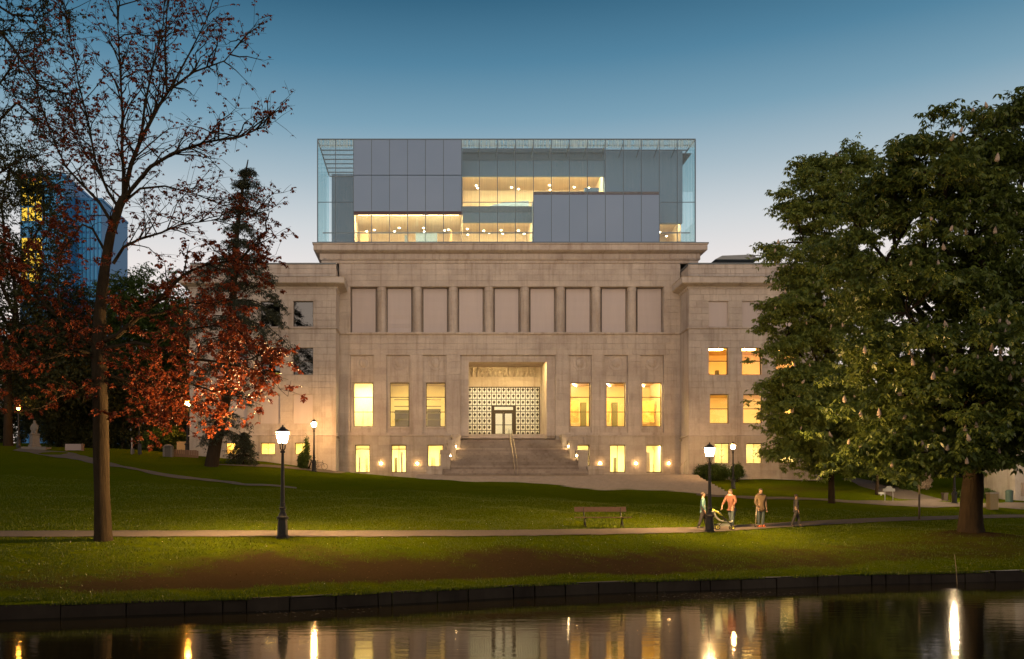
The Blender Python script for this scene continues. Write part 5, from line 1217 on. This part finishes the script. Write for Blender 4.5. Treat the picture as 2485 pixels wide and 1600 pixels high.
    skin_mesh('trousers', L_, E3, legs, t)
    for s_ in (-1, 1):
        st = stride * s_; m = MB(); m.tube([(s_ * .107, -st + .075, .048), (s_ * .107, -st + .03, .062), (s_ * .112, -st - .07, .048), (s_ * .118, -st - .165, .034)], [.036, .052, .046, .026], 8); lpart(m, 'shoe', shoes, t)
    t.location = loc; t.rotation_euler.z = rz; t.scale = (k, k, k)
    return t
G = lambda px_, py_: hit(px_, py_)
pc = G(1846, 1280)
person('person in a long tan coat standing with a kick scooter', pc, R(12), (1280 - 1186) * pc.y / F * 1.0, [((.25, .02, 1.13), (.22, -.12, .93)), ((.25, .02, 1.12), (.25, -.05, .88))], 'tan_coat', .66, 'jeans', 'orange_shoe', collar='hair', hood=True)
sc_k = (1280 - 1186) * pc.y / F / 1.75
sc_t = thing('kick_scooter', 'kick scooter held upright by the person in the tan coat', 'scooter', (0, 0, 0))
lpart(MB().box(-.05, .05, -.02, .55, .085, .115), 'deck', 'steel', sc_t); lpart(MB().tube([(0, -.06, .10), (0, -.03, .5), (0, 0, .93)], .016, 7), 'stem', 'steel', sc_t); lpart(MB().tube([(-.2, 0, .93), (.2, 0, .93)], .014, 6), 'handlebar', 'black_iron', sc_t)
for y_ in (-.09, .60): lpart(MB().torus((0, y_, .062), .045, .018, 'x', 16, 6), 'wheel', 'rubber', sc_t)
lpart(MB().tube([(0, -.09, .062), (0, -.06, .12)], .02, 6), 'fork', 'steel', sc_t)
sc_t.location = Vector((pc.x - .24 * sc_k, pc.y - .16, gz(pc.x - .24, pc.y - .16) + .02)); sc_t.scale = (sc_k,) * 3; sc_t.rotation_euler.z = R(-55)
po = G(1776, 1282)
person('person in an orange jacket reaching towards the pushchair', po, R(-50), (1282 - 1188) * po.y / F, [((.27, -.14, 1.20), (.24, -.36, 1.02)), ((.28, -.10, 1.18), (.26, -.34, .98))], 'orange_jacket', .84, 'jeans', 'dark_cloth', stride=.16, collar='mauve_cloth', lean=.18)
pt = G(1706, 1284)
person('person in a teal jacket walking behind the right-hand path lamp', pt, R(75), (1284 - 1195) * pt.y / F, None, 'teal_jacket', .84, 'dark_cloth', 'dark_cloth', stride=.2)
pd = G(1932, 1279)
person('person in black clothes walking on the path right of the tan coat', pd, R(80), (1279 - 1200) * pd.y / F, None, 'dark_cloth', .80, 'dark_cloth', 'dark_cloth', stride=.24)

# pushchair
ps = G(1762, 1287); kk = 1.0
pu = thing('pushchair', 'pale pushchair with yellow-striped handles beside the path lamp', 'pushchair', (0, 0, 0))
for s_ in (-1, 1):
    lpart(MB().tube([(-.62, s_ * .22, 1.02), (-.30, s_ * .22, .78), (.05, s_ * .22, .50), (.34, s_ * .20, .18)], .017, 7), 'frame_bar', 'black_iron', pu)
    lpart(MB().tube([(-.58, s_ * .22, 1.01), (-.12, s_ * .22, .665)], .026, 7), 'yellow_bar', 'yellow_bar', pu)
    lpart(MB().tube([(.10, s_ * .22, .52), (-.32, s_ * .24, .16)], .016, 6), 'rear_strut', 'black_iron', pu)
    for x_, r_ in ((-.34, .13), (.36, .10)):
        wh = lpart(MB().torus((x_, s_ * .25, r_), r_ - .02, .022, 'y', 20, 6), 'wheel', 'rubber', pu); lpart(MB().torus((x_, s_ * .25, r_), r_ * .5, .012, 'y', 14, 5), 'hub', 'yellow_bar', wh)
m = MB(); prof = [(-.48, .80), (-.40, .58), (-.22, .42), (.05, .36), (.28, .34), (.36, .40)]
for (a, b), (c_, d) in zip(prof[:-1], prof[1:]): m.add([(a, -.2, b), (a, .2, b), (c_, .2, d), (c_, -.2, d), (a + .03, -.2, b + .05), (a + .03, .2, b + .05), (c_ + .03, .2, d + .05), (c_ + .03, -.2, d + .05)], [(0, 1, 2, 3), (4, 7, 6, 5), (0, 4, 5, 1), (2, 6, 7, 3), (0, 3, 7, 4), (1, 5, 6, 2)])
lpart(m, 'seat', 'stroller_shell', pu)
m = MB(); vs = []
for i in range(7):
    a = R(20 + i * 22)
    for j in range(5): vs.append((-.40 + .36 * math.cos(a) * .9, -.22 + .11 * j, .62 + .30 * math.sin(a) - .02 * abs(j - 2)))
m.add(vs, [(i * 5 + j, i * 5 + j + 1, (i + 1) * 5 + j + 1, (i + 1) * 5 + j) for i in range(6) for j in range(4)], True); lpart(m, 'hood', 'stroller_shell', pu)
lpart(MB().box(-.28, .26, -.19, .19, .17, .30), 'basket', 'stroller_shell', pu); lpart(MB().box(.24, .36, -.2, .2, .30, .34), 'footrest', 'black_iron', pu)
lpart(MB().tube([(-.62, -.22, 1.02), (-.66, 0, 1.05), (-.62, .22, 1.02)], .02, 7), 'handle', 'rubber', pu)
pu.location = Vector((ps.x - .1, ps.y, ps.z + .02)); pu.scale = (kk * 1.05,) * 3; pu.rotation_euler.z = R(-8)

# ------------------------------------------------------------------ bench
pb = G(1462, 1281); bl = (1524 - 1399) * pb.y / F
bench = thing('park_bench', 'wooden park bench on the lawn edge beside the path', 'bench', (0, 0, 0))
q = bl / 2
for k_, y_ in enumerate((-.30, -.14, .02)): lpart(MB().box(-q - .08, q + .12, y_, y_ + .13, .455, .495), 'seat_slat', 'wood_bench', bench)
lpart(MB().add([(-q - .05, .20, .74), (q, .20, .74), (q, .24, .74), (-q - .05, .24, .74), (-q - .05, .27, .96), (q, .27, .96), (q, .31, .96), (-q - .05, .31, .96)], [(0, 3, 2, 1), (4, 5, 6, 7), (0, 1, 5, 4), (1, 2, 6, 5), (2, 3, 7, 6), (3, 0, 4, 7)]), 'backrest_board', 'wood_bench', bench)
for x_ in (-q * .68, q * .78):
    lpart(MB().tube([(x_, .27, .93), (x_, .19, .62), (x_, .10, .46), (x_, -.02, .30), (x_, -.26, .0)], [.022, .024, .03, .034, .028], 6), 'leg', 'black_iron', bench)
    lpart(MB().tube([(x_, -.28, .44), (x_, -.05, .42), (x_, .04, .28), (x_, .22, 0)], [.024, .03, .034, .028], 6), 'leg', 'black_iron', bench)
bench.location = pb + Vector((0, .1, 0)); bench.rotation_euler.z = R(3)

# ------------------------------------------------------------------ bicycle by the left lamp
bk = G(772, 1141)
bi = thing('bicycle', 'bicycle leaning by the lamp before the left wing', 'bicycle', (0, 0, 0))
for x_ in (-.52, .52):
    wh = lpart(MB().torus((x_, 0, .34), .32, .018, 'y', 28, 6), 'wheel', 'rubber', bi)
    m = MB(); [m.tube([(x_, 0, .34), (x_ + .31 * math.cos(a), 0, .34 + .31 * math.sin(a))], .004, 3) for a in np.arange(0, 6.28, .52)]; lpart(m, 'spokes', 'steel', wh)
for nm, pts in (('frame_tube', [(-.52, 0, .34), (-.08, 0, .30), (.36, 0, .78)]), ('frame_tube', [(-.52, 0, .34), (-.18, 0, .78), (.36, 0, .80)]), ('seat_tube', [(-.08, 0, .30), (-.20, 0, .92)]), ('fork', [(.52, 0, .34), (.38, 0, .74), (.33, 0, .98)]), ('handlebar', [(.33, -.25, 1.0), (.33, .25, 1.0)])): lpart(MB().tube(pts, .018, 6), nm, 'black_iron', bi)
lpart(MB().ball((-.22, 0, .95), .13, .06, .035, 10, 6), 'saddle', 'rubber', bi)
bi.location = bk + Vector((.05, .6, .04)); bi.scale = (.9,) * 3; bi.rotation_euler.z = R(8)

# ------------------------------------------------------------------ left background: towers, statue, notice, gate piers, fence
def tower(label, px0, px1, pyt, Y, ncol, nrow, lit=None, depth=18):
    t = thing('office_tower', label, 'building', (fx((px0 + px1) / 2, Y), Y, 5), 'blue office towers')
    x0, x1, z1, z0 = fx(px0, Y), fx(px1, Y), fz(pyt, Y), 2.0
    MB().box(x0, x1, Y, Y + depth, z0, z1).build('tower_body', 'tower_rib', t); MB().box(x0 - .2, x1 + .2, Y - .3, Y + depth, z1, z1 + .5).build('roof_edge', 'tower_rib', t)
    zz0 = fz(760, Y); dw, dh = (x1 - x0) / ncol, (z1 - zz0) / nrow
    for i in range(ncol):
        MB().box(x0 + i * dw - .12, x0 + i * dw + .12, Y - .35, Y - .02, z0, z1).build('rib', 'tower_rib', t)
        for j in range(nrow):
            lt = lit and lit(i, j)
            MB().box(x0 + i * dw + .16, x0 + (i + 1) * dw - .16, Y - .12, Y - .01, zz0 + j * dh + .25, zz0 + (j + 1) * dh - .25).build('lit_window' if lt else 'window_panel', 'tower_light' if lt else 'blue_tower', t)
    return t
tower('blue glass office tower with yellow lit floors behind the far left trees', 52, 157, 428, 205, 6, 9, lambda i, j: i in (0, 1, 2) and j % 4 != 1 and j > 1)
tw2 = tower('lower blue glass office block just left of the red tree trunk', 162, 247, 487, 212, 9, 7)
MB().tube([(fx(190, 214), 214, fz(487, 214)), (fx(186, 214), 214, fz(472, 214))], .5, 6).build('roof_vent', 'tower_rib', tw2)
sp = G(84, 1090)
stt = thing('statue', 'stone figure on a pedestal at the edge of the left lawn', 'statue', sp)
s_ = F / sp.y; sx_, sy_, sz_ = sp.x, sp.y, sp.z
MB().box(sx_ - 1.0, sx_ + 1.3, sy_ - .6, sy_ + .6, sz_ - .3, sz_ + .18).build('plinth', 'statue_stone', stt)
MB().lathe([(.62, .18), (.62, .35), (.5, .42), (.46, 1.25), (.52, 1.3), (.56, 1.38), (.4, 1.45)], (sx_, sy_, sz_), 4).build('pedestal', 'statue_stone', stt)
fg = thing('figure_rig', 'x', 'x'); bpy.data.objects.remove(fg)
V_ = [(0, 0, 1.6, .26), (0, 0, 1.95, .24), (0, 0, 2.25, (.26, .2)), (0, 0, 2.42, .10), (0, -.02, 2.56, .14), (0, -.02, 2.70, .12), (-.14, -.1, 1.5, .16), (-.16, -.3, 1.42, .14), (.14, -.1, 1.5, .16), (.16, -.3, 1.42, .14), (.28, 0, 2.2, .09), (.32, -.08, 1.9, .08), (.18, -.25, 1.7, .06), (-.28, 0, 2.2, .09), (-.32, -.08, 1.9, .08), (-.16, -.25, 1.68, .06)]
fo = skin_mesh('figure', V_, [(0, 1), (1, 2), (2, 3), (3, 4), (4, 5), (0, 6), (6, 7), (0, 8), (8, 9), (2, 10), (10, 11), (11, 12), (2, 13), (13, 14), (14, 15)], 'statue_stone', stt)
nb = G(178, 1094)
nbd = thing('notice_board', 'low whitish notice board under the branches of the red tree', 'sign', nb)
MB().box(nb.x - .75, nb.x + .75, nb.y - .05, nb.y + .02, nb.z + .03, nb.z + .62).build('board', 'white_box', nbd); MB().box(nb.x + .76, nb.x + .98, nb.y - .1, nb.y + .1, nb.z - .1, nb.z + .64).build('post', 'wood_bench', nbd); MB().box(nb.x - .7, nb.x - .6, nb.y + .021, nb.y + .1, nb.z - .2, nb.z + .6).build('leg', 'wood_bench', nbd)
for px_, py_, h_, lab in ((320, 1103, 40, 'slim pale post with a sign left of the wooden fence'), (338, 1104, 75, 'thin dark lamp pole on the orange lit bank')):
    p = G(px_, py_); t = thing('post', lab, 'post', p); hh_ = h_ * p.y / F
    MB().tube([p + Vector((0, 0, -.2)), p + Vector((0, 0, hh_))], .06, 7).build('shaft', 'black_iron' if h_ > 50 else 'white_box', t); MB().box(p.x - .12, p.x + .22, p.y - .05, p.y + .05, p.z + .05, p.z + hh_ * .35).build('plate', 'dark_frame' if h_ < 50 else 'black_iron', t)
gpst = G(407, 1109)
gp = thing('gate_pier', 'dark arched gate pier with a pale edge beside the wooden fence', 'pier', gpst)
MB().box(gpst.x - .28, gpst.x + .28, gpst.y, gpst.y + .4, gpst.z - .2, gpst.z + .95).build('shaft', 'dark_frame', gp)
for s2 in (-1, 1): MB().box(gpst.x + s2 * .36 - .08, gpst.x + s2 * .36 + .08, gpst.y - .05, gpst.y + .45, gpst.z - .2, gpst.z + 1.0).build('edge', 'statue_stone', gp)
MB().lathe([(.44, .95), (.40, 1.05), (.25, 1.14), (.06, 1.18)], (gpst.x, gpst.y + .2, gpst.z), 12).build('cap', 'statue_stone', gp)
p0, p1 = G(418, 1109), G(480, 1112); fn = thing('wooden_fence', 'brown board fence between the gate pier and the left wing', 'fence', p0)
nbr = 14
for i in range(nbr):
    a = p0.lerp(p1, i / nbr); b = p0.lerp(p1, (i + .9) / nbr); MB().box(a.x, b.x, a.y + .3, a.y + .34, a.z - .2, a.z + .72 + random.uniform(-.03, .03)).build('board', 'wood_fence', fn)
ow = thing('ochre_wall', 'ochre garden wall lit orange behind the wooden fence', 'wall', p0 + Vector((0, 5, 0)))
for i in range(6):
    xa = p0.x - 1 + i * .95; MB().box(xa, xa + .93, p0.y + 5, p0.y + 5.3, p0.z - .3, p0.z + 1.75).build('wall_panel', 'ochre_wall', ow)

# ------------------------------------------------------------------ right background: board, pole, pillar, bin, house corner
ib = G(2157, 1217); s_ = F / ib.y
t = thing('information_board', 'grey information board on two legs beside the sandy path', 'sign', ib)
w_ = 24 / s_ / 2
for s2 in (-1, 1): MB().tube([ib + Vector((s2 * w_ * .8, 0, -.2)), ib + Vector((s2 * w_ * .8, 0, 26 / s_))], .04, 6).build('leg', 'sign_grey', t)
MB().box(ib.x - w_ * 1.15, ib.x + w_ * 1.15, ib.y - .08, ib.y + .08, ib.z + 24 / s_, ib.z + 31 / s_).build('panel', 'sign_grey', t); MB().prism([(ib.x - w_ * .7, ib.z + 31 / s_), (ib.x + w_ * .7, ib.z + 31 / s_), (ib.x + w_ * .3, ib.z + 37 / s_), (ib.x - w_ * .3, ib.z + 37 / s_)], ib.y - .07, ib.y + .07).build('crest', 'sign_grey', t)
pl = G(2231, 1262); t = thing('pole', 'slim tan pole standing on the right-hand lawn', 'pole', pl); hh_ = (1262 - 1162) * pl.y / F
MB().tube([pl + Vector((0, 0, -.2)), pl + Vector((0, 0, hh_ * .62))], .06, 7).build('shaft', 'dark_frame', t); MB().tube([pl + Vector((0, 0, hh_ * .62)), pl + Vector((0, 0, hh_))], .055, 7).build('upper_shaft', 'tan_post', t); MB().ball(pl + Vector((0, 0, hh_)), .07).build('knob', 'tan_post', t)
pp = G(2413, 1237); t = thing('stone_pillar', 'squat brown stone pillar right of the thick chestnut trunk', 'pillar', pp); s_ = F / pp.y
MB().box(pp.x - 10 / s_, pp.x + 10 / s_, pp.y, pp.y + .5, pp.z - .2, pp.z + 38 / s_).build('shaft', 'tan_post', t); MB().box(pp.x - 10.8 / s_, pp.x + 10.8 / s_, pp.y - .03, pp.y + .53, pp.z + 38 / s_, pp.z + 42 / s_).build('cap', 'stone_grey', t)
bn = G(2449, 1219); t = thing('litter_bin', 'dark green litter bin by the road at the right edge', 'bin', bn); s_ = F / bn.y
MB().lathe([(7 / s_, 0), (8 / s_, .05), (8.3 / s_, 24 / s_)], bn, 12).build('drum', 'bin_green', t); MB().lathe([(8.8 / s_, 24 / s_), (8.8 / s_, 27 / s_), (5 / s_, 30 / s_)], bn, 12).build('lid', 'bin_green', t)
hp = G(2480, 1219); t = thing('stone_house', 'corner of a pale stone house cut by the right edge', 'building', (hp.x + 3, hp.y + 2, hp.z)); s_ = F / (hp.y + 2); hx = fx(2463, hp.y + 2)
MB().box(hx, hx + 9, hp.y + 2, hp.y + 8, hp.z - .5, hp.z + 4.2).build('wall', 'stone_grey', t)
for i in range(3): MB().box(hx + .5 + i * 1.5, hx + 1.7 + i * 1.5, hp.y + 1.94, hp.y + 1.995, hp.z + .5, hp.z + 1.6).build('panel', 'stone_step', t)
for px_, py_, lab in ((2267, 1172, 'far white path lamp left of the flowering bush'), (2391, 1170, 'far white path lamp right of the thick chestnut trunk')):
    p = at(px_, py_, 92); t = thing('path_lamp', lab, 'lamp', (p.x, p.y, gz(p.x, p.y)), 'far white path lamps')
    MB().tube([(p.x, p.y, gz(p.x, p.y) - .2), (p.x, p.y, p.z - .1)], .05, 6).build('pole', 'black_iron', t); MB().ball(p, .15, n=10, m=8).build('globe', 'far_glow', t)
bd = G(2296, 1216); t = thing('utility_box', 'small dark box at the roadside left of the chestnut trunk', 'box', bd); s_ = F / bd.y
MB().box(bd.x - 4.5 / s_, bd.x + 4.5 / s_, bd.y, bd.y + .4, bd.z - .1, bd.z + 17 / s_).build('case', 'dark_frame', t); MB().box(bd.x - 5.4 / s_, bd.x + 5.4 / s_, bd.y - .03, bd.y + .43, bd.z + 17 / s_, bd.z + 20 / s_).build('lid', 'dark_frame', t)
bl_ = G(2139, 1203); t = thing('low_sign', 'small grey plate beside the thin tree by the sandy path', 'sign', bl_); s_ = F / bl_.y
MB().box(bl_.x - 7 / s_, bl_.x + 7 / s_, bl_.y - .03, bl_.y + .03, bl_.z + .1, bl_.z + 8 / s_).build('plate', 'sign_grey', t); MB().box(bl_.x - .05, bl_.x + .05, bl_.y + .031, bl_.y + .1, bl_.z - .2, bl_.z + 6 / s_).build('stake', 'sign_grey', t)
# small white railing by the right end of the plinth, security cameras on the corners
rp_ = at(1656, 1148, 86.5); t = thing('white_railing', 'small pale handrail at the corner where the right wing begins', 'railing', (rp_.x, rp_.y, ZT))
for k_ in (0, 1): MB().tube([(rp_.x - .25 + k_ * .45, 86.5, ZT - .1), (rp_.x - .25 + k_ * .45, 86.5, ZT + .8 + .5 * k_), (rp_.x - .05 + k_ * .45, 86.5, ZT + 1.15 + .3 * k_)], .03, 6).build('rail', 'steel', t)
for px_, sgn, lab in ((820, 1, 'white security camera on the left inner corner of the facade'), (1655, -1, 'white security camera on the right inner corner of the facade')):
    p = at(px_, 1068, 89.5); t = thing('security_camera', lab, 'camera', p, 'cameras on the facade corners')
    MB().tube([p + Vector((0, .4, .1)), p + Vector((0, .05, .05))], .04, 6).build('arm', 'steel', t); MB().tube([p + Vector((-.2 * sgn, 0, .06)), p + Vector((.25 * sgn, -.1, -.06))], .09, 8).build('housing', 'steel', t)
# reed stake standing in the pond
p = Vector((fx(2324, 34.2), 34.2, -.3)); t = thing('stake', 'thin pale stake standing in the water by the right bank', 'stake', p)
MB().tube([p, Vector((p.x - .02, 34.25, .5)), Vector((p.x - .06, 34.3, fz(1346, 34.3)))], [.018, .015, .010], 6).build('rod', 'tan_post', t)
# leaves and scum floating near the wall
def debris():
    rs = np.random.default_rng(8); n = 420; px_ = np.r_[rs.normal(1760, 110, n // 2), rs.normal(740, 90, n // 4), rs.normal(660, 40, n - n // 2 - n // 4)]
    py_ = np.r_[1436 + np.abs(rs.normal(0, 16, n // 2)), rs.normal(1483, 6, n // 4), rs.normal(1542, 7, n - n // 2 - n // 4)]
    Y = EYE * F / (py_ - VY); X = (px_ - VX) * Y / F; r_ = rs.uniform(.008, .03, n); a = rs.random(n) * 6.28
    ok = Y < np.interp(X, SHX, SHY) - .1; X, Y, r_, a = X[ok], Y[ok], r_[ok], a[ok]; n = len(X)
    V = np.stack([np.stack([X + 2 * r_ * np.cos(a + q), Y + r_ * np.sin(a + q), np.full(n, .006) + .004 * np.sin(q * 2)], -1) for q in (0, 1.57, 3.14, 4.71)], 1)
    o_ = arrays('floating_debris', V.reshape(-1, 3), np.arange(n * 4).reshape(-1, 4), 'gravel'); o_['kind'] = 'stuff'; o_['label'] = 'small leaves and scum floating on the pond'; o_['category'] = 'debris'
debris()
